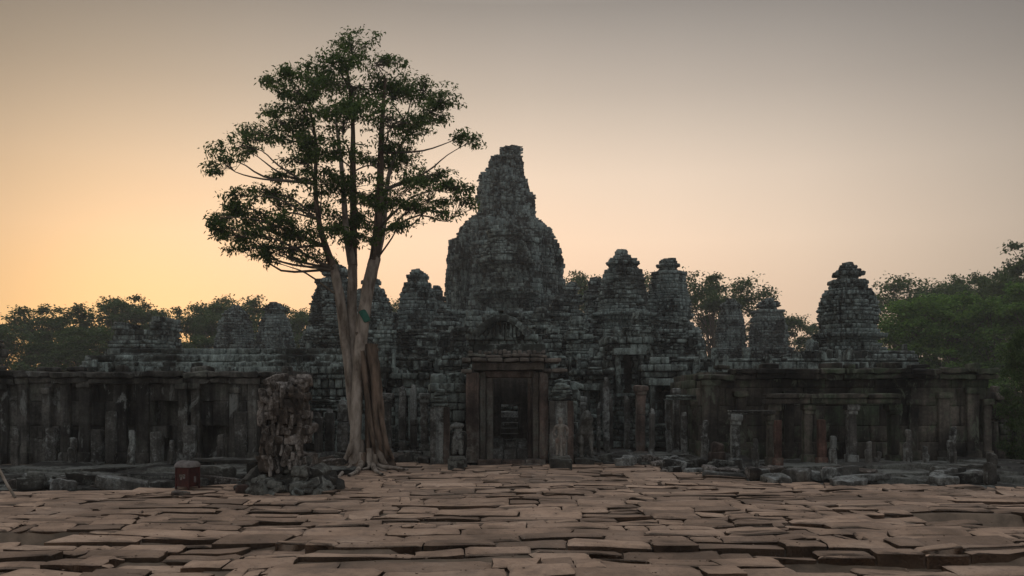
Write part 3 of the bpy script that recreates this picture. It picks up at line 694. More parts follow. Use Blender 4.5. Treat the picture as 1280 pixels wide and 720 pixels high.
# pavilion front with a steep pediment over the dark upper doorway at right of the entrance
def pavilion(name, label, xp, Y, ytop, hwp, yb, ydoor, dw, mat, seed, ybase=560):
    X = PX(xp, Y); hw = hwp * Y / F; z0, zt = PZ(ybase, Y), PZ(ytop, Y); zd0, zd1 = PZ(yb, Y), PZ(ydoor, Y)
    root = thing(name, (X, Y, z0), label, 'pavilion')
    path = [(X - hw, Y + 2.2), (X - hw, Y), (X + hw, Y), (X + hw, Y + 2.2)]
    zc = zd1 + .35
    mf, cum = poly_map(path, step_profile([(-99, .15), (z0 + .3, .0), (zc - .12, .12), (zc + .1, .0)]), lambda s, z, zm: .05 * fbm(np.stack([s, zm, s * 0 + seed], -1), seed))
    wall, ped = MB(), MB()
    def cull(s, z):
        p = mf(s, z, s * 0, z); a = np.abs(p[:, 0] - X)
        gable = (z > zc + .15) & (a > hw * 1.15 * (1 - ((z - zc) / (zt - zc)) ** 1.6))
        return ((a < (dw or 0) / 2) & (z > zd0) & (z < zd1) & (p[:, 1] < Y + .4)) | gable
    blocks([wall, ped], mf, 0, cum[-1], z0, zt, .2, .3, off=.045, depth=.5, cull=cull, split=lambda s, z: (z > zc + .1).astype(int), seed=seed)
    wall.build('wall', mat, root); ped.build('pediment', mat, root)
    if dw is None:      # pointed arch of carved blocks framing the tympanum
        m = MB(); r = np.random.default_rng(seed); zs_, zt_ = zc + .1, zt - .35; n_ = 13
        for q in range(n_):
            t = q / (n_ - 1); sx = abs(t - .5) * 2; zz = zs_ + (zt_ - zs_) * (1 - sx ** 1.9); xx = X + (t - .5) * 1.5 * hw
            rough_box(m, (xx, Y - .18, zz), (.24, .3, .26), tilt=(0, (t - .5) * 1.6), bev=.06, amp=.04, n=4)
        for q in range(9):
            hh = r.uniform(.35, .8); rough_box(m, (X + (q - 4) * hw * .13, Y - .1, zs_ + hh / 2 - .15), (.13, .2, hh), bev=.05, amp=.04, n=4, taper=.4)
        m.build('carved_arch', mat, root)
    bk = MB(); rbox(bk, X - hw + .2, X + hw - .2, Y + .9, Y + 2.2, z0, zt - (zt - zc) * .55, n=3, bev=.05); bk.build('inner_wall', M_JAMB, root)
    if dw: doorway(root, X, Y - .05, zd0, dw - .3, zd1 - zd0 - .22, M_LOWER)
    return root
pavilion('temple_pavilion', 'tall stone pavilion with dark doorway below the knob topped face tower', 787, 31, 408, 26, 492, 436, .95, M_LOWER, 41)
pavilion('temple_pavilion', 'low stone pavilion with narrow dark doorway right of the entrance', 743, 29.5, 458, 21, 518, 480, .62, M_LOWER, 42)
pavilion('temple_pavilion', 'stone pavilion with shadowed opening left of the right gallery', 830, 30, 446, 24, 530, 474, .9, M_LOWER, 43)
pavilion('temple_pavilion', 'stone pavilion with narrow doorway between the large tree and the entrance', 506, 28, 466, 24, 552, 486, .55, M_LOWER, 44)
pavilion('temple_pavilion', 'stone pavilion with dark opening just left of the large tree trunk', 418, 29, 444, 24, 520, 456, .8, M_LOWER, 45)

# pediment shrine above the entrance
pavilion('temple_pavilion', 'arched stone pediment front rising directly above the entrance doorway', 628, 32, 386, 40, 452, 432, None, M_LOWER, 46)

# ------------------------------------------------------------------ galleries
def gallery(name, label, xl, xr, Y, ytop, zb, back, mat, pil, corn_h=.28, seed=1, lop=None, niches=(), ch=.46, bw=.85, extra=0.):
    X0, X1 = PX(xl, Y), PX(xr, Y); zt = PZ(ytop, Y)
    root = thing(name, ((X0 + X1) / 2, Y, zb), label, 'gallery')
    mf, cum = poly_map([(X0, Y + back), (X0, Y), (X1, Y), (X1, Y + back)], step_profile([(-99, .16), (zb + .18, .08), (zb + .3, 0)]), lambda s, z, zm: .02 * fbm(np.stack([s * .8, zm, s * 0 + seed], -1), seed))
    nr = [(PX(a, Y), PX(b, Y), PZ(c, Y), PZ(d, Y)) for a, b, c, d in niches]
    def cull(s, z):
        p = mf(s, z, s * 0, z); k = np.zeros(len(s), bool)
        for a, b, d, c in nr: k |= (p[:, 0] > a) & (p[:, 0] < b) & (z > c - .3) & (z < d) & (p[:, 1] < Y + .5)
        return k
    wall = MB(); blocks(wall, mf, 0, cum[-1], zb, zt - corn_h + .02, ch, bw, off=.014, bev=.012, depth=.5, seed=seed, gap=.002, zj=.4, cull=cull, tilt=.02, rough=.006)
    core(wall, mf, 0, cum[-1], zb, zt - corn_h, -.42, ns=80, nz=4)
    wall.build('wall', mat, root)
    for (x, wd, yt) in pil:
        m = MB(); xx = PX(x, Y); ww = wd * Y / F; z1 = PZ(yt, Y)
        rough_box(m, (xx, Y + .02, (zb + z1) / 2), (ww, .3, z1 - zb), bev=.03, amp=.02, n=8)
        rough_box(m, (xx, Y + .02, zb + .14), (ww * 1.25, .42, .28), bev=.03, amp=.02)
        rough_box(m, (xx, Y + .02, z1 - .05), (ww * 1.3, .42, .16), bev=.03, amp=.025)
        m.build('pilaster', mat, root)
    c = MB(); r = np.random.default_rng(seed); x = X0 - .2
    while x < X1 + .1:      # cornice stones, some missing or slipped
        wd = r.uniform(.5, 1.3); xp = 640 + (x + wd / 2) / Y * F
        if r.random() > .07:
            for lv in range(2):
                if lv == 1 and r.random() < .16: continue
                rough_box(c, (x + wd / 2, Y + .25 + r.uniform(-.03, .03), zt - corn_h + corn_h * (.25 + .5 * lv) + r.uniform(-.012, .012)), (wd * .985, .9 + .18 * lv + r.uniform(-.08, .05), corn_h * .5), tilt=(r.normal(0, .02), r.normal(0, .02)), bev=.035, amp=.05, n=8, fr=6)
            if r.random() < .5: rough_box(c, (x + wd * r.uniform(.2, .8), Y + r.uniform(.1, .5), zt + .06), (r.uniform(.2, .6), r.uniform(.25, .5), r.uniform(.1, .24)), rz=r.uniform(-.4, .4), bev=.05, amp=.035)
        x += wd
    c.build('cornice', mat, root)
    rf = MB(); rbox(rf, X0 + .1, X1 - .1, Y + .5, Y + back, zt - corn_h - .1, zt - .06, n=6, bev=.05, amp=.03); rf.build('roof_slab', mat, root)
    return root
gl = gallery('outer_gallery', 'long dark stained left outer gallery wall with pale lichen patches', -190, 330, 21.6, 465, .05, 4.5, M_WALL,
        [(8, 9, 480), (31, 13, 474), (60, 10, 486), (84, 12, 474), (108, 14, 478), (152, 17, 474), (180, 16, 474), (230, 12, 480), (246, 11, 480), (294, 11, 485), (318, 14, 474)], seed=51, niches=[(256, 288, 518, 578), (192, 224, 500, 578), (66, 80, 500, 578)])
# carved panels on the left wall that carry pale lichen
for i, (x, y0, y1, wd, dx) in enumerate([(137, 514, 577, 13, 0), (119, 538, 577, 13, 0), (62, 535, 577, 12, 0), (236, 532, 577, 16, 0), (300, 515, 577, 14, 0), (193, 540, 577, 13, 0)]):
    m = MB(); Y = 21.35; rbox(m, PX(x, Y) - wd * Y / F / 2, PX(x, Y) + wd * Y / F / 2, Y, Y + .3, .06, PZ(y0, Y), bev=.03, amp=.03, n=8); m.build('carved_panel', M_STATUE, gl)
terrace('inner_gallery', 'inner left gallery with sloping vaulted stone roof behind the dark wall', 108, 478, 28, 4, 458, -.2, M_LOWER, seed=61, roof=.62, ch=.26, bw=.5, off=.03, cat='gallery')
gr = gallery('outer_gallery', 'right outer gallery wall with mossy streaks below the isolated domed tower', 880, 1238, 23.2, 461, .0, 5, M_WALLR,
        [(888, 18, 476), (925, 14, 490), (985, 12, 490), (1140, 12, 500), (1178, 14, 492), (1214, 15, 486), (1232, 10, 500)], seed=52, lop=None)
terrace('inner_gallery', 'inner right gallery with flat stone roof seen over the right outer gallery', 852, 1135, 31, 4, 448, -.2, M_LOWER, seed=62, ch=.26, bw=.5, off=.03, cat='gallery')
terrace('base_tier', 'stepped stone base under the isolated domed tower', 1012, 1136, 33.5, 5, 438, 0, M_TOWER, seed=63, ch=.2, bw=.32, cat='tower base', off=.07)
terrace('inner_gallery', 'low ruined gallery running beyond the right end of the outer wall', 1244, 1420, 26.5, 4, 490, -.2, M_WALLR, seed=64, ch=.3, bw=.6, off=.03, cat='gallery')
# dark corner tower cut by the left edge of the photo
face_tower(-14, 23, [(424, 12), (432, 16), (440, 20), (450, 17), (470, 19), (500, 20), (580, 22)], 'dark corner turret at the far left end of the outer gallery', 440, 470, n=5, ch=.18, bw=.3, amp=.08, mat=M_WALL, name='corner_turret', cat='turret', group=None)

# ------------------------------------------------------------------ pillars and frames
def pillar(xp, Y, wpx, ytop, zb, label, mat=None, cap=True, lean=0., group='free standing stone pillars before the temple', seed=None, broken=False):
    mat = mat or M_PILLAR; X = PX(xp, Y); wd = wpx * Y / F; zt = PZ(ytop, Y); sd = int(xp * 7 + Y)
    root = thing('stone_pillar', (X, Y, zb), label, 'pillar', group)
    b = MB(); rough_box(b, (X, Y, zb + .13), (wd * 1.35, wd * 1.35, .26), bev=.03, amp=.025, seed=sd); b.build('pillar_base', mat, root)
    s = MB(); H = zt - zb - .24 - (.26 if cap else 0)
    nseg = max(1, int(H / .55)); r = np.random.default_rng(sd); e = np.sort(r.uniform(.15, .85, nseg - 1)); e = np.concatenate([[0], e, [1]])
    for a, c in zip(e[:-1], e[1:]):
        if c - a < .02: continue
        rough_box(s, (X + r.normal(0, .008) + lean * (a + c) / 2 * H, Y, zb + .25 + H * (a + c) / 2), (wd * r.uniform(.94, 1.03), wd * r.uniform(.94, 1.03), H * (c - a) * .995), bev=.03, amp=.025, n=6, seed=sd + int(a * 99), tilt=(0, lean))
    s.build('shaft', mat, root)
    c = MB()
    if cap:
        rough_box(c, (X + lean * H, Y, zt - .20), (wd * 1.15, wd * 1.15, .12), bev=.03, amp=.02, seed=sd + 1)
        rough_box(c, (X + lean * H, Y, zt - .08), (wd * 1.5, wd * 1.5, .17), bev=.04, amp=.035, seed=sd + 2); c.build('capital', mat, root)
    elif broken:
        rough_box(c, (X + lean * H, Y, zt - .02), (wd * .75, wd * .7, .3), bev=.08, amp=.07, seed=sd + 2); c.build('broken_top', mat, root)
    return root
def beam(x0, x1, Y, y0, y1, label, mat, dp=.45, name='stone_lintel', cat='lintel'):
    m = MB(); r = np.random.default_rng(int(x0)); X0, X1 = PX(x0, Y), PX(x1, Y); x = X0
    while x < X1 - .05:
        wd = min(r.uniform(.9, 1.7), X1 - x)
        if X1 - x - wd < .35: wd = X1 - x
        for lv, (a, b, g) in enumerate(((0, .55, 0), (.55, 1, .10))):
            za, zb = PZ(y1, Y), PZ(y0, Y); h = zb - za
            rough_box(m, (x + wd / 2, Y, za + h * (a + b) / 2), (wd * .99, dp + g, h * (b - a) * .99), bev=.025, amp=.022, n=5, tilt=(0, r.normal(0, .008)))
        x += wd
    o = m.build(name, mat); return tag(o, label, cat)
for xp, wpx, yt, mat, lab in [(966, 12, 505, M_WALLR, 'left end pillar carrying the long lintel of the right gallery'), (1010, 11, 505, M_WALLR, 'second pillar from the left under the long lintel at right'),
                              (1064, 11, 505, M_PILLAR, 'pale middle pillar under the long lintel at right'), (1116, 12, 505, M_WALLR, 'right end pillar under the long lintel at right')]:
    pillar(xp, 21.6, wpx, yt, .02, lab, mat, group='pillars of the right gallery porch')
beam(955, 1122, 21.6, 492, 505, 'long moulded stone lintel on pillars along the right gallery', M_WALLR)
pillar(1027, 21.0, 10, 525, .0, 'short rust red pillar standing under the long lintel at right', M_RUST, cap=False, group=None)
pillar(972, 20.6, 9, 526, .0, 'short rust red pillar at the right side of the low lintel frame', M_RUST, cap=False, group=None)
pillar(919, 20.8, 11, 518, .0, 'grey pillar carrying the left end of the low lintel frame', M_PILLAR, group=None)
pillar(962, 20.9, 8, 518, .0, 'thin dark pillar carrying the right end of the low lintel frame', M_WALLR, group=None)
beam(911, 968, 20.9, 513, 518, 'short thin stone lintel of the low frame before the right gallery', M_PILLAR, .35)

for xp, Y, wpx, yt, mat, cap, lab, lean in [
    (757, 24.5, 8, 478, M_STATUE, False, 'slender pale lichened pillar right of the entrance, tallest there', .01),
    (764, 25.2, 6, 498, M_STATUE, False, 'thin pale pillar close beside the slender lichened one', -.02),
    (748, 24.2, 5, 510, M_PILLAR, False, 'thin broken pillar left of the slender lichened one', .0),
    (801, 25.0, 12, 482, M_RED, True, 'thick reddish pillar with capital before the tall pavilion', .0),
    (814, 23.6, 7, 517, M_STATUE, False, 'short pale pillar stump right of the thick reddish pillar', .02),
    (836, 24.6, 7, 505, M_STATUE, False, 'pale weathered pillar with ragged edge near the right gallery', -.03),
    (845, 25.6, 8, 486, M_PILLAR, True, 'tall grey pillar with capital left of the right gallery', .0),
    (855, 23.8, 8, 520, M_PILLAR, False, 'squat pale pillar before the low porch at right', .0),
    (868, 24.2, 9, 500, M_WALLR, True, 'dark pillar against the left end of the right gallery', .0),
    (784, 26.0, 7, 500, M_PILLAR, False, 'grey pillar at the left side of the tall pavilion doorway', .0),
    (729, 26.4, 7, 496, M_PILLAR, True, 'grey pillar left of the narrow dark doorway', .0),
    (398, 24.4, 10, 522, M_PILLAR, False, 'broad grey slab pillar left of the large tree', .0),
    (412, 25.0, 11, 516, M_STATUE, False, 'pale grey pillar second left of the large tree', .0),
    (428, 24.2, 13, 506, M_PILLAR, False, 'tall rounded grey slab close to the left of the large tree', .02),
    (485, 26.4, 9, 492, M_PILLAR, True, 'grey pillar just right of the large tree roots', .0),
    (503, 25.6, 9, 488, M_STATUE, False, 'pale green grey pillar beside the narrow dark doorway at left', .0),
    (517, 26.0, 9, 486, M_PILLAR, False, 'grey pillar right of the narrow dark doorway at left', .0),
    (531, 25.0, 10, 492, M_PILLAR, True, 'dark capital pillar left of the entrance porch', .0)]:
    pillar(xp, Y, wpx, yt, -.1, lab, mat, cap=cap, lean=lean, broken=not cap)
beam(833, 876, 24.4, 494, 500, 'weathered stone lintel over the low porch left of the right gallery', M_LOWER, .4)
beam(388, 436, 26.0, 500, 506, 'stone lintel left of the large tree trunk', M_LOWER, .4)

# ------------------------------------------------------------------ entrance doorway
def entrance():
    Y = 22.8; X = PX(637, Y); root = thing('entrance_doorway', (X, Y, 0), 'tall stone entrance doorway with brown jambs, double frame and carved lintel', 'doorway')
    def jamb(x0, x1, ya, yb, yt, mat, nm='jamb'):
        m = MB(); rbox(m, PX(x0, Y), PX(x1, Y), ya, yb, .0, PZ(yt, Y), bev=.025, amp=.018, n=10); return m.build(nm, mat, root)
    jamb(583, 599, Y - .25, Y + .35, 466, M_RED); jamb(674, 685, Y - .22, Y + .35, 466, M_RED)
    jamb(599.3, 607, Y + .08, Y + .6, 466, M_JAMB); jamb(666, 673.7, Y + .08, Y + .6, 466, M_JAMB)
    jamb(607.3, 616, Y + .3, Y + .95, 472, M_JAMB, 'inner_jamb'); jamb(660, 665.7, Y + .28, Y + .95, 472, M_RED, 'inner_jamb')
    m = MB(); rbox(m, PX(604, Y), PX(670, Y), Y + .25, Y + .95, PZ(471.5, Y), PZ(463, Y), bev=.02, amp=.015, n=8); m.build('inner_lintel', M_RED, root)
    m = MB(); rbox(m, PX(590, Y), PX(680, Y), Y - .02, Y + .9, PZ(462.5, Y), PZ(453, Y), bev=.03, amp=.025, n=10); m.build('outer_lintel', M_JAMB, root)
    m = MB()
    r = np.random.default_rng(2); x = PX(580, Y)
    for lv, (ya, yb, fw) in enumerate(((466, 461, .32), (453, 447.5, .30), (447.2, 443, .2))):
        x = PX(577 if lv < 2 else 584, Y)
        while x < PX(691 if lv < 2 else 682, Y):
            wd = r.uniform(.22, .5)
            inside = PX(602, Y) < x + wd / 2 < PX(672, Y)
            if not (lv == 0 and inside):
                rough_box(m, (x + wd / 2, Y + .3 - fw / 2, (PZ(ya, Y) + PZ(yb, Y)) / 2 + r.normal(0, .01)), (wd * .98, .6 + fw, PZ(yb, Y) - PZ(ya, Y)), bev=.04, amp=.035, n=4)
            x += wd
    for k in range(16):
        if r.random() < .85: rough_box(m, (PX(588 + k * 6.1, Y), Y + .1, PZ(440.5, Y) + r.normal(0, .02)), (.11, .2, r.uniform(.08, .15)), bev=.05, amp=.03, n=4)
    m.build('cornice', M_JAMB, root)
    # thresholds and steps
    for nm, x0, x1, ya, yb, z0, z1 in (('threshold', 598, 682, Y - .55, Y + .1, -.2, .09), ('doorstep', 600, 676, Y - .9, Y - .56, -.3, .0), ('inner_threshold', 612, 662, Y + .45, Y + .95, .0, .31), ('inner_threshold', 611, 664, Y + 1.3, Y + 1.8, .0, .45)):
        m = MB(); X0, X1 = PX(x0, Y), PX(x1, Y); e = [X0, X0 + (X1 - X0) * .36, X0 + (X1 - X0) * .7, X1]
        for a, b in zip(e[:-1], e[1:]): rbox(m, a, b - .012, ya, yb, z0, z1 + r.normal(0, .01), bev=.035, amp=.025, n=5)
        m.build(nm, M_STATUE if 'inner' in nm else M_RED, root)
    # porch masonry either side
    for x0, x1, yt, sdd in ((541, 582, 478, 1), (686.5, 722, 486, 2)):
        m = MB(); X0, X1 = PX(x0, Y), PX(x1, Y); mf, cum = poly_map([(X0, Y + 3.5), (X0, Y + .6), (X1, Y + .6), (X1, Y + 3.5)], step_profile([(-99, .15), (.25, 0), (PZ(yt, Y) - .4, .1)]), lambda s, z, zm: .05 * fbm(np.stack([s * 1.2, zm, s * 0], -1), 70 + sdd) + .05 * (np.sin(s * 6) > .4))
        blocks(m, mf, 0, cum[-1], -.1, PZ(yt, Y), .26, .36, off=.04, depth=.45, seed=80 + sdd); core(m, mf, 0, cum[-1], -.1, PZ(yt, Y), -.3)
        for k in range(7): rough_box(m, (r.uniform(X0, X1), Y + 1 + r.uniform(-.2, .6), PZ(yt, Y) + .08), (r.uniform(.25, .5), .4, r.uniform(.15, .4)), bev=.07, amp=.05)
        m.build('porch_wall', M_LOWER, root)
    # passage: side walls, roof, then open to the sky
    for x0, x1 in ((600, 612), (663, 676)):
        m = MB(); rbox(m, PX(x0, Y), PX(x1, Y), Y + 1.0, Y + 6.8, -.1, 2.35, bev=.03, amp=.03, n=10); m.build('passage_wall', M_PILLAR, root)
    m = MB(); rbox(m, PX(590, Y), PX(684, Y), Y + .96, Y + 3.6, 2.36, 3.1, bev=.03, amp=.03, n=8); m.build('passage_roof', M_LOWER, root)
    for x0, x1, z0, z1, nm in ((610, 626, -.1, 2.36, 'passage_pier'), (648, 664, -.1, 2.36, 'passage_pier'), (624.5, 649.5, 1.46, 2.36, 'passage_lintel')):
        m = MB(); rbox(m, PX(x0, Y + 5), PX(x1, Y + 5), Y + (4.9 if z0 < 0 else 4.86), Y + 5.4, z0, z1, bev=.03, amp=.02, n=6); m.build(nm, M_JAMB, root)
    for k in range(7):
        m = MB(); ys = Y + 5.0 + k * .38; wd = .72; rbox(m, X - .02 - wd / 2, X - .02 + wd / 2, ys, ys + .5, -.1, .18 + .17 * k, bev=.03, amp=.025, n=5); m.build('stair', M_STATUE, root)
    for z0 in (1.42, 1.62, 1.82):
        m = MB(); rbox(m, X - .42, X + .42, Y + 7.75, Y + 8.1, z0 - .05, z0 + .13, bev=.03, amp=.03, n=5); m.build('back_wall_block', M_STATUE, root)
    m = MB(); rbox(m, PX(612, Y), PX(630, Y), Y + 1.9, Y + 2.5, -.05, .55, bev=.06, amp=.06); rbox(m, PX(640, Y), PX(660, Y), Y + 2.1, Y + 2.6, -.05, .5, bev=.06, amp=.06); m.build('fallen_lining', M_PILLAR, root)
entrance()

#@@DETAILS
# ------------------------------------------------------------------ stepped plinths before the galleries
def plinth(label, x0, x1, rows, seed, curve=None):
    root = thing('stone_plinth', ((x0 + x1) / 2, rows[0][0], -.3), label, 'plinth')
    r = np.random.default_rng(seed)
    for (yf, yb, z0, z1) in rows:
        m = MB(); x = x0
        while x < x1:
            wd = r.uniform(.3, 1.7); c = curve(x + wd / 2) if curve else 0
            if r.random() > .06:
                rough_box(m, (x + wd / 2, (yf + yb) / 2 + c + r.normal(0, .05), (z0 + z1) / 2 + r.normal(0, .012)), (wd * .985, yb - yf, z1 - z0), rz=r.normal(0, .02), tilt=(r.normal(0, .03), r.normal(0, .02)), bev=.018, amp=.035, n=9, fr=7)
            x += wd
        m.build('step_course', M_STEP, root)
    return root
plinth('low stepped plinth of long grey slabs before the left gallery', -15, -4.5, [(16.3, 17.2, -.38, -.20), (16.9, 17.8, -.32, -.10), (17.6, 18.6, -.25, -.03), (18.4, 19.6, -.16, .03), (19.3, 21.3, -.08, .09)], 5)
plinth('low stepped plinth of grey slabs before the right gallery', 4.6, 19, [(16.9, 17.7, -.38, -.2), (17.4, 18.5, -.32, -.1), (18.2, 19.3, -.25, -.02), (19.0, 20.2, -.14, .05), (19.9, 22.9, -.08, .11)], 6, curve=lambda x: .9 * max(0, (6.4 - x)) / 2)
plinth('low stone edge of slabs left of the entrance between tree and doorway', -3.4, -1.35, [(23.2, 23.8, -.2, .12), (23.7, 24.4, -.2, .2), (24.3, 25.5, -.2, .26)], 7)
plinth('low stone edge of slabs right of the entrance before the pillars', 1.5, 5.6, [(22.3, 22.9, -.3, -.0), (22.8, 23.6, -.2, .08), (23.5, 25.5, -.2, .14)], 8)

# ------------------------------------------------------------------ fallen blocks
def block(x, Y, z, size, rz, tilt, mat, label, group, amp=.05, name='fallen_block'):
    m = MB(); rough_box(m, (0, 0, 0), size, bev=min(size) * .22, amp=amp, n=5, fr=5)
    o = m.build(name, mat); o.location = (x, Y, z); o.rotation_euler = (tilt[0], tilt[1], rz)
    return tag(o, label, 'stone block', group)
rb = np.random.default_rng(33)
def scatter(n, xp, yp, label, group, smin=.2, smax=.6, mats=(M_STEP, M_STATUE, M_PIER), zl=None):
    for k in range(n):
        a = rb.uniform(0, 1); px_ = xp[0] + (xp[1] - xp[0]) * a; py_ = np.interp(a, np.linspace(0, 1, len(yp)), yp) + rb.uniform(-5, 5)
        Y = EYE * F / (py_ - HZ); Y = float(np.clip(Y, 13, 24)); sx = rb.uniform(smin, smax); sz = rb.uniform(.14, .3)
        block(PX(px_, Y), Y, (sz * .42 if zl is None else zl) + rb.uniform(-.08, .02), (sx, rb.uniform(.2, .4), sz), rb.uniform(-.6, .6), (rb.normal(0, .12), rb.normal(0, .12)), mats[rb.integers(len(mats))], label, group)
scatter(34, (800, 1010), (581, 592, 601), 'weathered fallen block in the rubble along the curved pavement edge right of the entrance', 'rubble blocks right of the entrance')
scatter(12, (1010, 1230), (598, 600, 603), 'low fallen slab lying along the pavement edge before the right gallery', 'fallen slabs before the right gallery', .3, .9)
scatter(16, (20, 300), (606, 603, 596), 'grey fallen slab lying on the stepped plinth before the left gallery', 'fallen slabs before the left gallery', .3, .9, zl=.0)
scatter(9, (400, 440), (585, 578), 'fallen stone lying left of the large tree roots', 'fallen stones by the large tree')
scatter(12, (722, 800), (574, 578), 'fallen stone in the heap just right of the entrance', 'fallen stones right of the entrance', .15, .4, (M_STATUE, M_STEP), .08)
scatter(7, (495, 550), (574, 574), 'fallen stone lying between the large tree and the entrance', 'fallen stones left of the entrance', .2, .5)
block(PX(1060, 16.9), 16.9, .0, (.62, .35, .2), .1, (.05, 0), M_STATUE, 'pale banded block at the pavement edge right of centre', None)
block(PX(905, 18.2), 18.2, .0, (.9, .4, .24), -.15, (0, .08), M_STATUE, 'long pale slipped slab at the curved pavement edge', None)
block(PX(262, 18), 18., .12, (.95, .5, .28), .02, (0, 0), M_STEP, 'large squared mossy block right of the dark red bin', None)
block(PX(232, 15.2), 15.0, .0, (.3, .25, .1), .3, (0, 0), M_RED, 'small flat reddish stone on the pavement below the dark red bin', None)
block(PX(305, 15.4), 15.3, .05, (.2, .2, .16), .3, (0, 0), M_RUST, 'small orange brown stone at the left foot of the ruined pier', None)
o_ = block(PX(285, 18.5), 18.6, .33, (1.5, .5, .08), .02, (0, .01), M_STEP, 'long thin slab raised like a bench left of the ruined pier', None)
for i, dx in enumerate((-.5, .5)):
    block(o_.location.x + dx, 18.6, .16, (.2, .35, .26), .02, (0, 0), M_STEP, ('left' if i == 0 else 'right') + ' support stone under the long raised thin slab', None)
def post(xp, Y, wpx, ytop, label, mat, sd):
    m = MB(); wd = wpx * Y / F; zt = PZ(ytop, Y); X = PX(xp, Y)
    rough_box(m, (X, Y, zt * .3), (wd, wd * .9, zt * .8), bev=.06, amp=.06, n=7, seed=sd); rough_box(m, (X + .02, Y, zt * .8), (wd * .8, wd * .75, zt * .5), bev=.08, amp=.06, n=7, seed=sd + 1)
    tag(m.build('weathered_stone_stump', mat), label, 'stone stump')
post(1239, 17.0, 14, 568, 'upright pale weathered stump at the right edge of the pavement', M_STATUE, 3)
post(43, 16.8, 20, 590, 'low round pitted stump at the left before the plinth', M_STEP, 4)
post(896, 20.2, 18, 555, 'dark leaning pointed stump at the left end of the right gallery', M_RED, 5)
post(1157, 20.8, 7, 558, 'small thin upright stone before the right gallery wall', M_STATUE, 6)
post(1097, 20.8, 7, 565, 'small low upright stone below the long lintel at right', M_STATUE, 7)

for i, (xp, Y_, w_, yt, mt, lab) in enumerate([(1040, 20.9, 9, 548, M_PILLAR, 'short grey stump right of the rust red pillar under the long lintel'), (1085, 20.7, 8, 553, M_STATUE, 'pale short stump between the two right pillars of the long lintel'), (1135, 20.9, 9, 540, M_PILLAR, 'grey broken stump just right of the long lintel'), (1190, 20.9, 10, 536, M_PILLAR, 'tall grey broken stump near the right end of the gallery wall'),
        (944, 20.6, 8, 550, M_PILLAR, 'short grey stump inside the low lintel frame'), (880, 21.6, 9, 528, M_STATUE, 'pale broken stump at the left corner of the right gallery'), (90, 20.9, 9, 548, M_PILLAR, 'short grey stump before the left wall, left of the pair of panels'), (165, 20.9, 9, 540, M_PILLAR, 'grey broken stump before the left wall, right of the pair of panels'), (214, 20.9, 8, 552, M_STATUE, 'small pale stump before the left wall above the dark red bin'), (276, 20.9, 10, 545, M_PILLAR, 'broad grey stump before the dark niche of the left wall'), (20, 20.9, 10, 538, M_PILLAR, 'broken stump at the far left of the left wall')]): post(xp, Y_, w_, yt, lab, mt, 60 + 3 * i)
# ------------------------------------------------------------------ ruined pier in the left foreground
def ruined_pier():
    Y = 15.6; X = PX(356, Y); root = thing('ruined_pier', (X, Y, 0), 'ruined leaning pier of loose patchy blocks on a rubble heap in the left foreground', 'ruin')
    r = np.random.default_rng(17); s = Y / F
    colm, foot = MB(), MB()
    # courses: y px of the bottom, left px, right px
    rows = [(560, 326, 388), (545, 326, 386), (530, 327, 387), (517, 329, 385), (505, 323, 384), (497, 325, 384), (489, 330, 383), (482, 336, 378)]
    rows = [(575, 324, 390)] + rows[:1] + [(549, 328, 385)] + [(538, 325, 386)] + rows[2:3] + [(520, 330, 386)] + rows[4:]
    z0 = PZ(590, Y)
    for i, (yy, xl, xr) in enumerate(rows):
        z1 = PZ(yy - 6, Y) if i < len(rows) - 1 else PZ(477, Y)
        xl += r.uniform(-2, 4) + 4 * i / len(rows); xr += r.uniform(-4, 2) - 4 * i / len(rows)
        n = r.integers(3, 6); e = np.sort(r.uniform(0, 1, n - 1)); e = np.concatenate([[0], e * .8 + .1, [1]])
        for dy in (0, .42):
            for a, b in zip(e[:-1], e[1:]):
                if b - a < .05 or r.random() < .02: continue
                xa, xb = PX(xl, Y) + (PX(xr, Y) - PX(xl, Y)) * a, PX(xl, Y) + (PX(xr, Y) - PX(xl, Y)) * b
                h = (z1 - z0) * r.uniform(.92, 1.12)
                rough_box(colm, ((xa + xb) / 2, Y + dy + r.normal(0, .07), z0 + h / 2), ((xb - xa) * .97, .42, h), rz=r.normal(0, .10), tilt=(r.normal(0, .05), r.normal(0, .05)), bev=.022, amp=.05, n=9, fr=9)
        z0 = z1
    for k in range(9): rough_box(colm, (X + r.uniform(-.35, .35), Y + r.uniform(0, .4), PZ(478, Y) + r.uniform(-.04, .05)), (r.uniform(.12, .3), .25, r.uniform(.08, .2)), rz=r.uniform(-.5, .5), tilt=(r.normal(0, .2), r.normal(0, .2)), bev=.04, amp=.05)
    for k in range(60):      # broken carving left on its faces
        hh = r.uniform(.1, .38); zz = r.uniform(.35, 1.85); ww = .42 - .05 * zz
        rough_box(colm, (X + r.uniform(-ww, ww), Y - r.uniform(.17, .27), zz), (r.uniform(.05, .13), r.uniform(.08, .16), hh), rz=r.uniform(-.4, .4), tilt=(r.normal(0, .06), r.normal(0, .12)), bev=.025, amp=.035, n=5, fr=9)
    colm.build('pier_shaft', M_PIER, root)
    for k in range(190):
        a = r.uniform(0, 6.28); q = r.uniform(0, 1) ** .7; rx, ry = .86 * q, .66 * q; hgt = max(.02, .85 * (1 - q ** 1.2)) * r.uniform(.15, 1)
        sz = r.uniform(.08, .30)
        rough_box(foot, (X + .05 + rx * math.cos(a), Y + .2 + ry * math.sin(a), hgt), (sz * r.uniform(.8, 1.6), sz, sz * r.uniform(.5, .9)), rz=r.uniform(0, 3), tilt=(r.normal(0, .3), r.normal(0, .3)), bev=.05, amp=.06, n=4, fr=6)
    foot.build('rubble_foot', M_STEP, root)
ruined_pier()

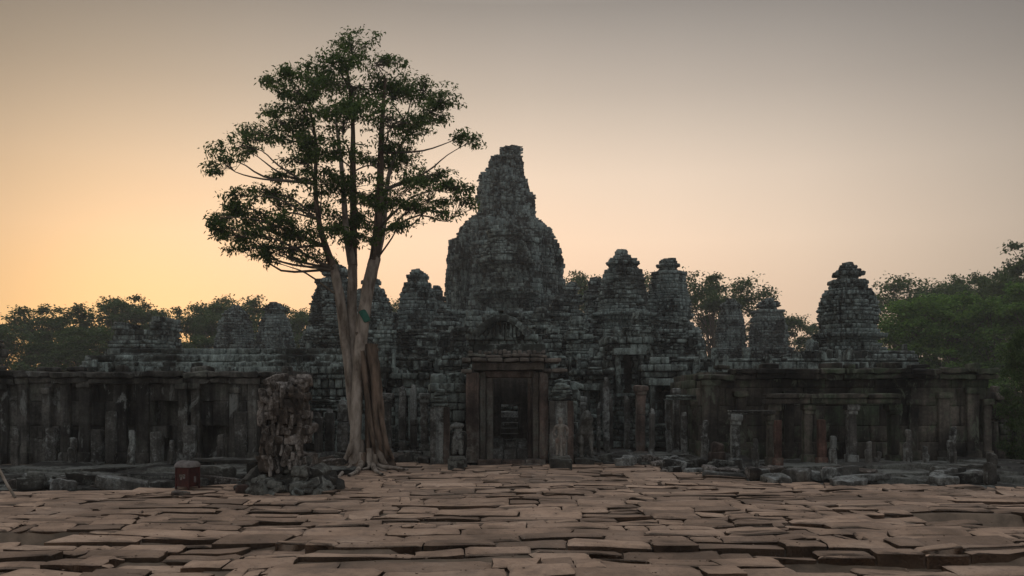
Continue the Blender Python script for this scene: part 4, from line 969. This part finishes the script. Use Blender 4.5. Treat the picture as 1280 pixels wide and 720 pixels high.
# ------------------------------------------------------------------ grit and leaf litter on the slabs
r_ = np.random.default_rng(44); m = MB(); n_ = 900
gy_ = 8.5 + 13.5 * r_.random(n_) ** 1.2; gx_ = r_.uniform(-1, 1, n_) * (.6 * gy_)
gz_ = pave_height(gx_, gy_)
for k in range(n_):
    if gy_[k] < edge_far(gx_[k]) - .1:
        q = r_.uniform(.008, .022); rough_box(m, (gx_[k], gy_[k], gz_[k] + q * .3), (q * r_.uniform(.8, 2), q, q * .7), rz=r_.uniform(0, 3), bev=q * .3, amp=q * .2, n=2)
tag(m.build('gravel', M_PAVE), None, None, kind='stuff')
# ------------------------------------------------------------------ statues
def skin(name, nodes, edges, mat, parent, root_i=0, sub=2, noise=.02):
    me = bpy.data.meshes.new(name); me.from_pydata([n[:3] for n in nodes], edges, []); me.materials.append(mat)
    o = bpy.data.objects.new(name, me); C.objects.link(o)
    sk = o.modifiers.new('skin', 'SKIN'); sk.use_smooth_shade = True
    layer = me.skin_vertices[0].data if me.skin_vertices else None
    if layer is None:
        bpy.context.view_layer.objects.active = o; bpy.ops.mesh.customdata_skin_add(); layer = me.skin_vertices[0].data
    for i, n in enumerate(nodes):
        rr = n[3] if hasattr(n[3], '__len__') else (n[3], n[3]); layer[i].radius = rr; layer[i].use_root = (i == root_i)
    ss = o.modifiers.new('sub', 'SUBSURF'); ss.levels = ss.render_levels = sub
    tx = bpy.data.textures.new('erosion', 'CLOUDS'); tx.noise_scale = .12
    dm = o.modifiers.new('erosion', 'DISPLACE'); dm.texture = tx; dm.strength = noise * 2
    if parent is not None: o.parent = parent
    return o
def torso(x, Y, label):
    root = thing('guardian_statue', (x, Y, 0), label, 'statue', 'stone guardian statues beside the entrance')
    m = MB(); rough_box(m, (x, Y, .06), (.44, .42, .32), bev=.03, amp=.03, n=6); rough_box(m, (x, Y, .25), (.36, .34, .07), bev=.02, amp=.02, n=5); m.build('pedestal', M_STEP, root)
    nd = [(0, 0, .42, (.105, .085)), (0, 0, .54, (.095, .075)), (.005, 0, .66, (.125, .085)), (.0, 0, .745, (.10, .07)), (.01, 0, .79, (.05, .045)),
          (-.07, 0, .37, (.085, .08)), (-.075, -.01, .2, (.07, .07)), (-.08, 0, .02, (.06, .065)), (.07, 0, .37, (.085, .08)), (.075, -.01, .2, (.07, .07)), (.08, 0, .02, (.06, .065)),
          (-.14, 0, .69, (.055, .055)), (-.165, 0, .60, (.045, .045)), (.14, 0, .69, (.055, .055))]
    ed = [(0, 1), (1, 2), (2, 3), (3, 4), (0, 5), (5, 6), (6, 7), (0, 8), (8, 9), (9, 10), (3, 11), (11, 12), (3, 13)]
    o = skin('body', nd, ed, M_GUARD, root, noise=.025); o.location = (0, 0, .28)
    m = MB(); rough_box(m, (x, Y + .01, .56), (.27, .2, .36), bev=.07, amp=.05, n=9, taper=-.1); m.build('loincloth', M_GUARD, root)
    m = MB(); rough_box(m, (x + .01, Y + .13, .55), (.36, .14, .62), bev=.05, amp=.05, n=6); m.build('back_slab', M_STEP, root)
def guardian(x, Y, ybase, h, label, head=True, club=True, mat=None, seed=0, ped=(.52, .5, .22), s_arm=1):
    mat = mat or M_STATUE; zb = 0.0
    root = thing('guardian_statue', (x, Y, zb), label, 'statue', 'stone guardian statues beside the entrance')
    m = MB(); rough_box(m, (x, Y, ped[2] / 2 - .05), (ped[0], ped[1], ped[2] + .1), bev=.03, amp=.025, n=6); rough_box(m, (x, Y, ped[2] + .03), (ped[0] * .82, ped[1] * .82, .07), bev=.02, amp=.015, n=5); m.build('pedestal', M_STEP, root)
    k = h / 1.0; z0 = ped[2] + .05
    nd = [(0, 0, .50, (.115, .09)), (0, 0, .63, (.095, .075)), (0, 0, .76, (.135, .085)), (0, 0, .84, (.08, .06)), (0, 0, .885, (.045, .045)),
          (-.075, 0, .46, (.085, .085)), (-.085, -.01, .27, (.06, .065)), (-.09, .0, .05, (.048, .05)), (-.10, -.07, .02, (.045, .03)),
          (.075, 0, .46, (.085, .085)), (.085, -.01, .27, (.06, .065)), (.09, .0, .05, (.048, .05)), (.10, -.07, .02, (.045, .03)),
          (-.155, 0, .80, (.055, .055)), (-.19, -.01, .66, (.042, .042)), (-.15, -.08, .55, (.036, .036)),
          (.155, 0, .80, (.055, .055)), (.195, -.01, .66, (.042, .042)), (.14 * s_arm, -.09, .55, (.036, .036))]
    ed = [(0, 1), (1, 2), (2, 3), (3, 4), (0, 5), (5, 6), (6, 7), (7, 8), (0, 9), (9, 10), (10, 11), (11, 12), (3, 13), (13, 14), (14, 15), (3, 16), (16, 17), (17, 18)]
    if head:
        nd += [(0, -.01, .94, (.07, .075)), (0, -.005, 1.01, (.065, .065)), (0, 0, 1.08, (.035, .035))]; ed += [(4, 19), (19, 20), (20, 21)]
    nd = [(a * k, b * k, c * k, (r_[0] * k, r_[1] * k)) for a, b, c, r_ in nd]
    o = skin('body', nd, ed, mat, root); o.location = (0, 0, z0)
    m = MB()
    rough_box(m, (x, Y + .02, z0 + .40 * k), (.30 * k, .2 * k, .20 * k), bev=.06, amp=.02, n=5, taper=-.15); m.build('loincloth', mat, root)
    if club:
        m = MB(); tube(m, [(x, Y - .12 * k, z0), (x, Y - .12 * k, z0 + .3 * k), (x, Y - .11 * k, z0 + .58 * k)], [.045 * k, .035 * k, .028 * k], 8, .15, cap=True); m.build('club', mat, root)
    return root
torso(PX(572, 20.9), 20.9, 'weathered headless guardian statue on square pedestal left of the doorway')
guardian(PX(701, 21.0), 21.0, 590, .86, 'reddish standing guardian statue with club on pedestal right of the doorway', head=True, club=True, mat=M_RED)
def slab_niche(x0, x1, Y, yt, label, mat):
    X0, X1 = PX(x0, Y), PX(x1, Y); zt = PZ(yt, Y); root = thing('stone_stele', ((X0 + X1) / 2, Y, 0), label, 'stele')
    m = MB(); rbox(m, X0, X1, Y, Y + .35, -.1, zt - .42, bev=.04, amp=.03, n=9); m.build('stele_shaft', mat, root)
    m = MB(); 
    for q in range(5):
        t = q / 4; ww = (X1 - X0) * (1.12 - .55 * t ** 2); rbox(m, (X0 + X1) / 2 - ww / 2, (X0 + X1) / 2 + ww / 2, Y - .06, Y + .4, zt - .42 + q * .085, zt - .335 + q * .085, bev=.04, amp=.05, n=6)
    m.build('rounded_top', M_LOWER, root)
    m = MB(); rbox(m, X0 - .06, X0 + .09, Y - .08, Y + .1, -.1, zt - .44, bev=.02, amp=.02, n=8); m.build('edge_rib', mat, root)
    m = MB(); rbox(m, X1 - .09, X1 + .06, Y - .08, Y + .1, -.1, zt - .44, bev=.02, amp=.02, n=8); m.build('edge_rib', M_RED, root)
slab_niche(690, 714, 22.1, 479, 'upright stone stele with rounded mossy top right of the doorway', M_PILLAR)
slab_niche(541, 559, 22.3, 487, 'upright mossy stone stele left of the doorway', M_PILLAR)
def lion(x, Y, label, rz=0., sc_=1.):
    root = thing('guardian_lion', (x, Y, 0), label, 'statue')
    m = MB(); rough_box(m, (x, Y, .03), (.5 * sc_, .85 * sc_, .22), bev=.03, amp=.03, n=6); m.build('pedestal', M_STEP, root)
    k = sc_
    nd = [(0, .20, .30, (.19, .17)), (0, .08, .52, (.18, .17)), (0, -.10, .74, (.19, .18)), (0, -.19, .95, (.15, .16)), (0, -.26, 1.10, (.155, .16)), (0, -.40, 1.06, (.09, .08)), (0, -.2, 1.22, (.08, .08)),
          (-.14, -.16, .60, (.075, .08)), (-.14, -.20, .30, (.06, .06)), (-.14, -.22, .06, (.06, .06)), (-.14, -.32, .03, (.055, .04)),
          (.14, -.16, .60, (.075, .08)), (.14, -.20, .30, (.06, .06)), (.14, -.22, .06, (.06, .06)), (.14, -.32, .03, (.055, .04)),
          (-.2, .14, .2, (.1, .13)), (-.22, -.02, .06, (.06, .06)), (.2, .14, .2, (.1, .13)), (.22, -.02, .06, (.06, .06)), (0, .36, .5, (.05, .05)), (0, .34, .8, (.04, .04))]
    ed = [(0, 1), (1, 2), (2, 3), (3, 4), (4, 5), (4, 6), (2, 7), (7, 8), (8, 9), (9, 10), (2, 11), (11, 12), (12, 13), (13, 14), (0, 15), (15, 16), (0, 17), (17, 18), (0, 19), (19, 20)]
    o = skin('body', [(a * k, b * k, c * k, (r_[0] * k, r_[1] * k)) for a, b, c, r_ in nd], ed, M_GUARD, root, noise=.04); o.location = (0, 0, .12); o.rotation_euler.z = rz
lion(PX(730, 22.3), 22.4, 'mossy seated guardian lion worn smooth, right of the doorway stele', .25, 1.0)

# ------------------------------------------------------------------ litter bin and slanting pole
def litter_bin():
    Y = 15.9; x0, x1 = PX(221, Y), PX(248, Y); X = (x0 + x1) / 2; hw = .155; root = thing('litter_bin', (X, Y, 0), 'dark red litter bin with rounded grey lid at the pavement edge', 'litter bin')
    zt = PZ(576, Y); a = -.42; M = Matrix.Rotation(a, 3, 'Z'); z_b = zt - .11
    def put(mb, c, s, **k):
        p = M @ Vector(c); rough_box(mb, (X + p.x, Y + p.y, c[2]), s, rz=a, amp=.003, **k)
    m = MB(); put(m, (0, 0, .03 + z_b / 2), (.30, .27, z_b - .04), bev=.012, n=4); b = m.build('bin_body', M_BINRED, root)
    m = MB()
    for sx in (-1, 1):
        for sy in (-1, 1):
            m = MB(); put(m, (sx * .145, sy * .13, z_b / 2 + .01), (.03, .03, z_b + .02), bev=.006, n=3); m.build('corner_post', M_BINRED, root)
    m = MB(); n = 12; prof = [(math.cos(t) * .165, math.sin(t) * .115) for t in np.linspace(0, math.pi, n + 1)]
    v, f = [], []
    for y in (-.16, .16):
        for (py, pz) in prof: p = M @ Vector((y, py, 0)); v.append((X + p.x, Y + p.y, z_b + pz))
    for q in range(n): f.append((q, q + 1, n + 2 + q, n + 1 + q))
    for y0 in (0, n + 1):
        for q in range(n // 2): f.append((y0 + q, y0 + q + 1, y0 + n - q - 1, y0 + n - q))
    m.add(v, f); m.build('bin_lid', M_BINTOP, root, smooth=False)
    m = MB(); put(m, (0, -.14, z_b * .62), (.12, .012, .05), bev=.004, n=2); m.build('slot', M_JAMB, root)
    r = np.random.default_rng(15)
    for k, (sx_, sz_) in enumerate(((-.02, .30), (.05, .36))):
        m = MB(); put(m, (sx_, -.137, z_b * sz_ / .6), (.045, .008, .05 + .03 * k), bev=.02, n=3); m.build('worn_sticker', M_WHITE, root)
    m = MB(); put(m, (.152, .02, z_b * .45), (.008, .05, .11), bev=.02, n=3); m.build('worn_sticker', M_WHITE, root)
litter_bin()
m = MB(); Yp = 14.4; tube(m, [pt(-6, 576, Yp + .2), pt(8, 604, Yp), pt(19, 622, Yp - .1)], [.022, .022, .022], 8, .1, cap=True)
tag(m.build('wooden_pole', M_POLE), 'pale slanting wooden pole leaning at the far left edge', 'pole')

# ------------------------------------------------------------------ the large tree
TY = 20.6
def P3(x, y, dy=0.): return pt(x, y, TY + dy)
def hero_tree():
    base = P3(458, 584); root = thing('large_tree', (base[0], TY, 0), 'tall tree with pale forked trunks and fluted roots left of the doorway', 'tree')
    s = TY / F
    def stem(name, path, mat=M_BARK, seg=20, ridge=.18, sub=6, nr=0, sd=0):
        p = [P3(a[0], a[1], a[3] if len(a) > 3 else 0) for a in path]; r_ = [a[2] * s for a in path]
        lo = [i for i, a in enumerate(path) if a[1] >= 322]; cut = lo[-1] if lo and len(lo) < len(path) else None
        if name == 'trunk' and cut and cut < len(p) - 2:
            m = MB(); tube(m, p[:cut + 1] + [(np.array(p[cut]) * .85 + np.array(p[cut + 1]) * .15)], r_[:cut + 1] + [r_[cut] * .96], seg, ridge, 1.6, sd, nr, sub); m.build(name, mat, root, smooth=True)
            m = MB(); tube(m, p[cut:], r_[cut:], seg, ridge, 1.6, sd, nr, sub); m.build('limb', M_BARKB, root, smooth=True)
        else:
            m = MB(); tube(m, p, r_, seg, ridge, 1.6, sd, nr, sub); m.build(name, mat, root, smooth=True)
        return np.array(p)
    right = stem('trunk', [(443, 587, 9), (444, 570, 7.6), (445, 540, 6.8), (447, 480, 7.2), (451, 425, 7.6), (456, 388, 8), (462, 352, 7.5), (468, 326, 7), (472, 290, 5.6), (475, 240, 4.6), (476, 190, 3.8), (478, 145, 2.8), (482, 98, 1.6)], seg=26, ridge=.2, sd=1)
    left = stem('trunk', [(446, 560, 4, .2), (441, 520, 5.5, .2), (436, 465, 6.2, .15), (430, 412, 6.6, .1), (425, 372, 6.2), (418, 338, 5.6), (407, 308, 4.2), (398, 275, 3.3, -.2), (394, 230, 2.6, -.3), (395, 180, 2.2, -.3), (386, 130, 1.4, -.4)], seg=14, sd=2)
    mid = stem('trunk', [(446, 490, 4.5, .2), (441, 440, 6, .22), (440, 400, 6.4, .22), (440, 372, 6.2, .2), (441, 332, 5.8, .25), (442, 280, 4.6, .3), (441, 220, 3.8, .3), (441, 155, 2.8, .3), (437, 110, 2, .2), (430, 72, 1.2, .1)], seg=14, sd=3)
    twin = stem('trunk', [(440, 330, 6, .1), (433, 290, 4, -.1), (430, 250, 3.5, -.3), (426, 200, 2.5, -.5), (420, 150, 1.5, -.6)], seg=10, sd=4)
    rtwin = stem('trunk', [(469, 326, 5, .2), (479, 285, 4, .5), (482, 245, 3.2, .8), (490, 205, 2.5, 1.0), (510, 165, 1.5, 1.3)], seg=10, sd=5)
    stem('hollow_trunk', [(473, 590, 22, .3), (471, 572, 14.5, .28), (469, 545, 11, .26), (467, 500, 9.6, .25), (465, 465, 9, .24), (463, 440, 8.6, .24), (463, 430, 7.8, .24)], M_BARKB, 48, .26, 6, 9, 6)
    rr = np.random.default_rng(3)
    for i, (pa, r0) in enumerate([([(449, 415), (456, 470), (462, 520), (468, 560), (474, 584)], 4.5), ([(460, 430), (470, 480), (478, 530), (486, 565), (494, 582)], 5), ([(454, 440), (459, 490), (461, 535), (460, 570), (456, 586)], 4.5), ([(466, 430), (474, 500), (482, 548), (492, 574)], 4), ([(468, 470), (470, 525), (476, 560), (481, 584)], 5),
                                  ([(444, 540), (438, 568), (428, 582), (414, 588)], 5), ([(450, 550), (452, 575), (446, 590), (436, 596)], 5), ([(470, 550), (478, 575), (488, 585), (505, 588)], 4.5), ([(440, 555), (432, 574), (420, 580), (405, 583)], 4), ([(462, 560), (466, 580), (470, 590), (478, 594)], 4.5), ([(447, 560), (440, 580), (428, 592), (420, 602)], 3.5)]):
        m = MB(); d0 = rr.uniform(-.05, .12); n = len(pa)
        pp = []
        for q, (x, y) in enumerate(pa):
            p = P3(x, min(y, 583), d0 - .2 * q / n)
            if y > 580: Yg = EYE * F / (y - HZ) ; p = np.array([PX(x, Yg), Yg, .02])
            pp.append(p)
        tube(m, pp, [r0 * s * (1.25 - .8 * q / (n - 1)) * .8 for q in range(n)], 9, .2, 2., i, 0, 6); m.build('root', M_BARKB if i < 5 else M_BARK, root, smooth=True)
    for k in range(12):     # surface roots feeling their way over the slabs
        a = rr.uniform(-.2, math.pi + .2); b0 = np.array([PX(456 + 16 * math.cos(a), TY), TY - .1 * math.sin(a), .16]); pp = [b0 + (0, .05, .22), b0]; hd = -a; p = b0.copy(); ln = rr.integers(3, 7)
        for q in range(ln):
            hd += rr.normal(0, .35); p = p + np.array([math.cos(hd), math.sin(hd) * .8, 0]) * .17; p[2] = .05 - .012 * q; pp.append(p.copy())
        m = MB(); tube(m, pp, np.linspace(.07, .016, len(pp)) * rr.uniform(.7, 1.2), 8, .2, 2., k, 0, 4); m.build('root', M_BARK if k % 2 else M_BARKB, root, smooth=True)
    # painted wound where a limb was cut, lying on the trunk's skin
    m = MB(); c = P3(456, 395, -.13); rough_box(m, c, (.17, .08, .30), rz=.3, tilt=(-.1, -.45), bev=.08, amp=.02, n=6); m.build('cut_scar', M_GREEN, root)
    # crown: leaf clusters at the ends of limbs
    cl = [(440, 62, 32, 20), (415, 78, 28, 15), (468, 78, 30, 16), (400, 105, 40, 18), (440, 108, 45, 22), (490, 112, 38, 20), (530, 112, 34, 18), (556, 124, 22, 13), (545, 140, 26, 12), (352, 93, 24, 10), (338, 100, 14, 7), (372, 112, 28, 16), (380, 140, 40, 18), (430, 145, 45, 22), (490, 148, 40, 20), (345, 150, 26, 12), (325, 165, 30, 13), (358, 170, 30, 11), (298, 180, 27, 11), (275, 200, 22, 9), (262, 209, 14, 7), (310, 190, 18, 7), (390, 170, 28, 14), (525, 158, 34, 11), (580, 169, 17, 8), (594, 174, 7, 8),
          (420, 188, 40, 16), (380, 205, 26, 12), (362, 222, 24, 10), (400, 225, 32, 15), (440, 235, 40, 20), (500, 180, 36, 13), (470, 205, 30, 16), (510, 205, 30, 12), (500, 232, 34, 14), (540, 222, 34, 14), (570, 232, 24, 14), (582, 252, 14, 14), (545, 250, 30, 13), (515, 262, 26, 14), (560, 268, 22, 8), (505, 280, 16, 10),
          (300, 245, 20, 10), (330, 240, 26, 11), (350, 252, 30, 14), (288, 268, 22, 14), (315, 268, 28, 14), (280, 293, 15, 14), (300, 292, 26, 15), (335, 285, 30, 16), (365, 280, 28, 16), (290, 312, 8, 6), (332, 312, 14, 10), (337, 326, 10, 9), (275, 285, 14, 10), (318, 308, 18, 11), (350, 312, 16, 10), (305, 260, 24, 10), (270, 272, 10, 8), (362, 296, 20, 12), (368, 305, 16, 10), (395, 262, 26, 14), (400, 290, 24, 14), (425, 270, 26, 16), (392, 318, 14, 9), (372, 325, 7, 6), (408, 325, 14, 8), (450, 275, 26, 14), (440, 300, 22, 12), (465, 290, 16, 10), (460, 250, 30, 14), (480, 252, 22, 12)]
    trunks = [right, left, mid, twin, rtwin]; allp = np.concatenate([t_[4:] for t_ in trunks])
    rg = np.random.default_rng(12); limbs, leaves = MB(), MB()
    lv, k = [], 0
    for (x, y, rx, ry) in cl:
        dy = rg.uniform(-1.6, 1.6) * (1 if abs(x - 440) < 110 else .7); c = P3(x, y, dy)
        # the limb leaves a trunk lower down
        cand = allp[allp[:, 2] < c[2] + .1]; d = np.abs(cand[:, 0] - c[0]) + .7 * np.abs(cand[:, 2] - (c[2] - .45 - .15 * np.abs(cand[:, 0] - c[0])))
        a = cand[np.argmin(d + rg.uniform(0, .15, len(d)))]
        ln = np.linalg.norm(c - a); mid_ = a * .5 + c * .5 + np.array([rg.normal(0, .07), rg.normal(0, .07), .13 * ln * rg.uniform(-.7, 1)])
        q1 = a * .75 + mid_ * .25 + rg.normal(0, .03, 3); q2 = (mid_ + c) / 2 + rg.normal(0, .10, 3) + (0, 0, .05)
        tube(limbs, [a, q1, mid_, q2, c], [.014 + .009 * ln, .012 + .007 * ln, .010 + .005 * ln, .011, .006], 6, sub=3)
        nt_ = int(rx * ry / 7.6 * rg.uniform(.75, 1.15)) + 6
        nsp = int(4 + rx * ry / 75); spr = rg.normal(0, 1, (nsp, 3)); spr /= np.linalg.norm(spr, axis=1, keepdims=True); spr *= rg.uniform(.25, 1, (nsp, 1)) ** .6; spr[:, 2] *= .85
        for j in range(nt_):
            u = spr[rg.integers(nsp)] + rg.normal(0, 1, 3) * (.2, .2, .16)
            dz = u[2] * ry * s * 1.12; p = c + np.array([u[0] * rx * s * 1.1, u[1] * (rx * .85) * s, dz])
            if rg.random() < .45:
                st = q2 * rg.uniform(0, .6) + c * 1; st = c + (q2 - c) * rg.uniform(0, 1.0)
                tube(limbs, [st, (st + p) / 2 + rg.normal(0, .04, 3), p], [.009, .006, .003], 3)
            n_l = rg.integers(8, 16); tw = rg.normal(0, 1, 3); tw[2] = abs(tw[2]) * .2 - .1; tw /= np.linalg.norm(tw)
            lv.append(np.concatenate([p[None] + tw[None] * rg.uniform(-.14, .16, (n_l, 1)) + rg.normal(0, .035, (n_l, 3))]))
    Pp = np.concatenate(lv); n = len(Pp)
    add_leaves(leaves, Pp, rg, .105, .042, droop=.55)
    limbs.build('branches', M_TWIG, root); leaves.build('crown', M_LEAF, root)
def add_leaves(mb, Pp, rg, ln, wd, droop=.4):
    """each leaf a small folded pair of faces"""
    n = len(Pp); a = rg.uniform(0, 2 * np.pi, n); e = rg.normal(-droop, .5, n)
    d = np.stack([np.cos(a) * np.cos(e), np.sin(a) * np.cos(e), np.sin(e)], -1)
    up = rg.normal(0, .5, (n, 3)) + (0, 0, 1.); sd = np.cross(d, up); sd /= np.linalg.norm(sd, axis=1, keepdims=True) + 1e-6
    nn = np.cross(sd, d); l = ln * rg.uniform(.6, 1.3, (n, 1)); w_ = wd * rg.uniform(.7, 1.25, (n, 1))
    p0 = Pp; p3 = Pp + d * l; m1 = Pp + d * l * .5
    v = np.stack([p0, m1 + sd * w_ * .5 + nn * w_ * .18, p3, m1 - sd * w_ * .5 + nn * w_ * .18], 1)
    mb.add(v, (np.arange(n) * 4)[:, None] + np.arange(4)[None])
hero_tree()

# ------------------------------------------------------------------ trees behind the temple
def proto(seed, H, kind):
    """returns (trunk MB, crown MB) at the origin"""
    r = np.random.default_rng(seed); T, Cc = MB(), MB(); pts_ = []
    if kind == 'umbrella': nc, z0, z1, rad, cr, fl = 38, .62, .96, .38, .105, .5
    elif kind == 'dome': nc, z0, z1, rad, cr, fl = 54, .34, .95, .35, .085, .55
    else: nc, z0, z1, rad, cr, fl = 66, .12, .95, .31, .10, .65
    lean = r.normal(0, .04, 2) * H
    top = np.array([lean[0], lean[1], H * .8])
    tube(T, [(0, 0, -.3), (lean[0] * .2, lean[1] * .2, H * .25), (lean[0] * .6, lean[1] * .6, H * .55), top], [.02 * H, .015 * H, .010 * H, .004 * H], 8, .12, sub=3)
    for q in range(nc):
        a = r.uniform(0, 6.28); t = r.uniform(0, 1); rr = rad * H * math.sqrt(r.uniform(.02, 1))
        if kind == 'umbrella': z = H * (z1 - (rr / (rad * H)) ** 2 * .22 - r.uniform(0, .16)); 
        elif kind == 'dome': z = H * (z0 + (z1 - z0) * t); rr *= math.sqrt(max(.05, 1 - (abs(t - .35) / .72) ** 2.2))
        else: z = H * (z0 + (z1 - z0) * t); rr *= math.sqrt(max(.08, 1 - max(0, (t - .3) / .75) ** 2))
        c = np.array([rr * math.cos(a) + lean[0], rr * math.sin(a) + lean[1], z]); s0 = np.array([lean[0] * .5, lean[1] * .5, max(.15 * H, z - .25 * H - rr * .35)])
        s0[:2] = lean * min(1, s0[2] / (.55 * H)) * .6
        tube(T, [s0, (s0 + c) / 2 + np.array([0, 0, .03 * H]), c], [.0045 * H, .003 * H, .0012 * H], 5, sub=2)
        cs = cr * H * r.uniform(.6, 1.35); nsub = r.integers(6, 11)
        for k in range(nsub):      # every clump is a handful of leafy sprays
            u = r.normal(0, 1, 3); u /= np.linalg.norm(u); sp = c + u * cs * np.array([1, 1, fl]) * r.uniform(.3, 1)
            m_ = r.integers(26, 44) if kind == 'bush' else r.integers(22, 40); q_ = r.normal(0, 1, (m_, 3)) * np.array([1, 1, .5]) * cs * .27
            pts_.append(sp + q_)
            tube(T, [c, sp], [.0012 * H, .0006 * H], 3)
    add_leaves(Cc, np.concatenate(pts_), r, .022 * H, .014 * H, droop=.2)
    return T, Cc
PROTO = {}
def far_tree(xp, Y, ytop, key, label, group, wide=1., mat=None, rz=0., name='forest_tree'):
    seed, kind = key; mk = (key, mat.name if mat else '')
    H = PZ(ytop, Y) + .34
    X = PX(xp, Y)
    root = thing(name, (X, Y, -.34), label, 'tree', group)
    if mk not in PROTO:
        T, Cc = proto(seed, 10., kind)
        a = T.build('trunk', M_TWIG, None); b = Cc.build('crown', mat or M_FAR, None); PROTO[mk] = (a, b)
    else:
        a, b = (o.copy() for o in PROTO[mk]); C.objects.link(a); C.objects.link(b)
    for o in (a, b): o.parent = root
    k = H / 9.9; root.scale = (k * wide, k * wide, k); root.rotation_euler.z = rz
    return root
FT = [  # x, Y, top y, proto, wide, label
    (35, 82, 376, (1, 'dome'), 1.15, 'broad crowned hazy tree at the far left of the treeline'), (82, 88, 388, (1, 'dome'), 1., 'lower flat crowned tree second from the left of the treeline'),
    (140, 84, 364, (3, 'dome'), 1.0, 'tall rounded tree rising highest in the left treeline'), (192, 90, 374, (3, 'dome'), 1.2, 'flat topped tree right behind the ruined tower stump'),
    (240, 92, 376, (1, 'dome'), 1.0, 'sunlit gapped tree between tower stump and blunt tower'), (300, 95, 366, (4, 'umbrella'), 1.05, 'tall airy tree behind the blunt rounded tower at left'),
    (265, 88, 380, (3, 'dome'), 1.1, 'small rounded tree just left of the blunt rounded tower'), (372, 94, 378, (1, 'dome'), 1., 'airy sunlit tree right of the square topped tower at left'), (398, 98, 384, (2, 'umbrella'), .8, 'airy tree behind the left shoulder of the large tree'),
    (10, 70, 412, (5, 'bush'), 1.4, 'dense hazy bushy tree low at the far left'), (66, 74, 412, (6, 'bush'), 1.4, 'dense bushy tree low behind the left gallery, second from the left'),
    (118, 72, 408, (5, 'bush'), 1.4, 'dense bushy tree just left of the ruined tower stump'), (-40, 76, 385, (3, 'dome'), 1.1, 'tree crown cut by the left edge of the photo'), (250, 78, 420, (6, 'bush'), 1.5, 'dense low tree behind the gallery right of the tower stump'), (385, 80, 418, (5, 'bush'), 1.3, 'dense low tree in the gap left of the large tree'), (172, 80, 414, (6, 'bush'), 1.2, 'dense low tree behind the ruined tower stump'), (320, 82, 420, (6, 'bush'), 1.2, 'dense low tree seen between the two left towers'),
    (738, 90, 336, (4, 'umbrella'), .8, 'tree crown peeping over the turrets right of the central tower'), (798, 92, 342, (2, 'umbrella'), .7, 'tree crown peeping out beside the knob topped tower'), (494, 94, 374, (2, 'umbrella'), .6, 'small tree crown seen between two towers left of the central tower'),
    (893, 84, 330, (7, 'umbrella'), .95, 'umbrella shaped tree with slanting limb at right of the towers'), (880, 88, 392, (5, 'bush'), 1.1, 'hazy bushy tree under the umbrella shaped tree'), (990, 90, 384, (3, 'dome'), 1.0, 'rounded hazy tree behind the pair of smaller towers'), (1012, 94, 404, (6, 'bush'), 1.0, 'low hazy tree left of the isolated domed tower'),
    (1122, 84, 343, (2, 'umbrella'), 1.1, 'flat crowned dark tree just right of the isolated domed tower'), (1180, 82, 348, (3, 'dome'), 1., 'dark rounded tree in the middle of the right treeline'), (1212, 86, 338, (4, 'umbrella'), .7, 'thin topped tree rising from the right treeline'), (1252, 78, 332, (1, 'dome'), .9, 'tall dark tree near the right edge of the photo'), (1300, 72, 300, (3, 'dome'), .8, 'tallest dark tree cut by the right edge of the photo')]
for i, (x, Y, yt, key, wd, lab) in enumerate(FT): far_tree(x, Y, yt, key, lab, 'forest trees behind the temple', wd, rz=i * 1.3)
FG = [(1148, 62, 372, 'bright green bushy tree just right of the isolated domed tower'), (1200, 60, 366, 'bright green bushy tree in the middle of the right group'), (1248, 58, 372, 'green bushy tree behind the right end of the gallery'), (1292, 56, 350, 'dark green bushy tree cut by the right edge'), (1112, 66, 404, 'low green bushy tree at the foot of the domed tower')]
for i, (x, Y, yt, lab) in enumerate(FG): far_tree(x, Y, yt, (5 + i % 2, 'bush'), lab, 'green bushy trees behind the right gallery', 1.15, M_FARG, i * 2.1)
far_tree(1284, 24, 410, (6, 'bush'), 'leafy dark shrub tree at the right edge of the photo before the low gallery', None, .5, M_FAR, .4, 'shrub_tree')

# ------------------------------------------------------------------ evening haze
m = MB(); X0, X1, Y0, Y1, Z0, Z1 = -165, 165, -28, 190, -1.4, 24
v = [(x, y, z) for x in (X0, X1) for y in (Y0, Y1) for z in (Z0, Z1)]
m.add(v, [(0, 1, 3, 2), (4, 6, 7, 5), (0, 4, 5, 1), (2, 3, 7, 6), (0, 2, 6, 4), (1, 5, 7, 3)])
hm = bpy.data.materials.new('evening_haze'); hm.use_nodes = True; ht = hm.node_tree; ht.nodes.clear()
vp = N(ht, 'ShaderNodeVolumePrincipled'); vp.inputs['Color'].default_value = (.86, .9, .92, 1); vp.inputs['Density'].default_value = .0011; vp.inputs['Anisotropy'].default_value = .35
mo = N(ht, 'ShaderNodeOutputMaterial'); ht.links.new(vp.outputs[0], mo.inputs['Volume'])
hz_o = m.build('haze', hm); tag(hz_o, None, None, kind='stuff')
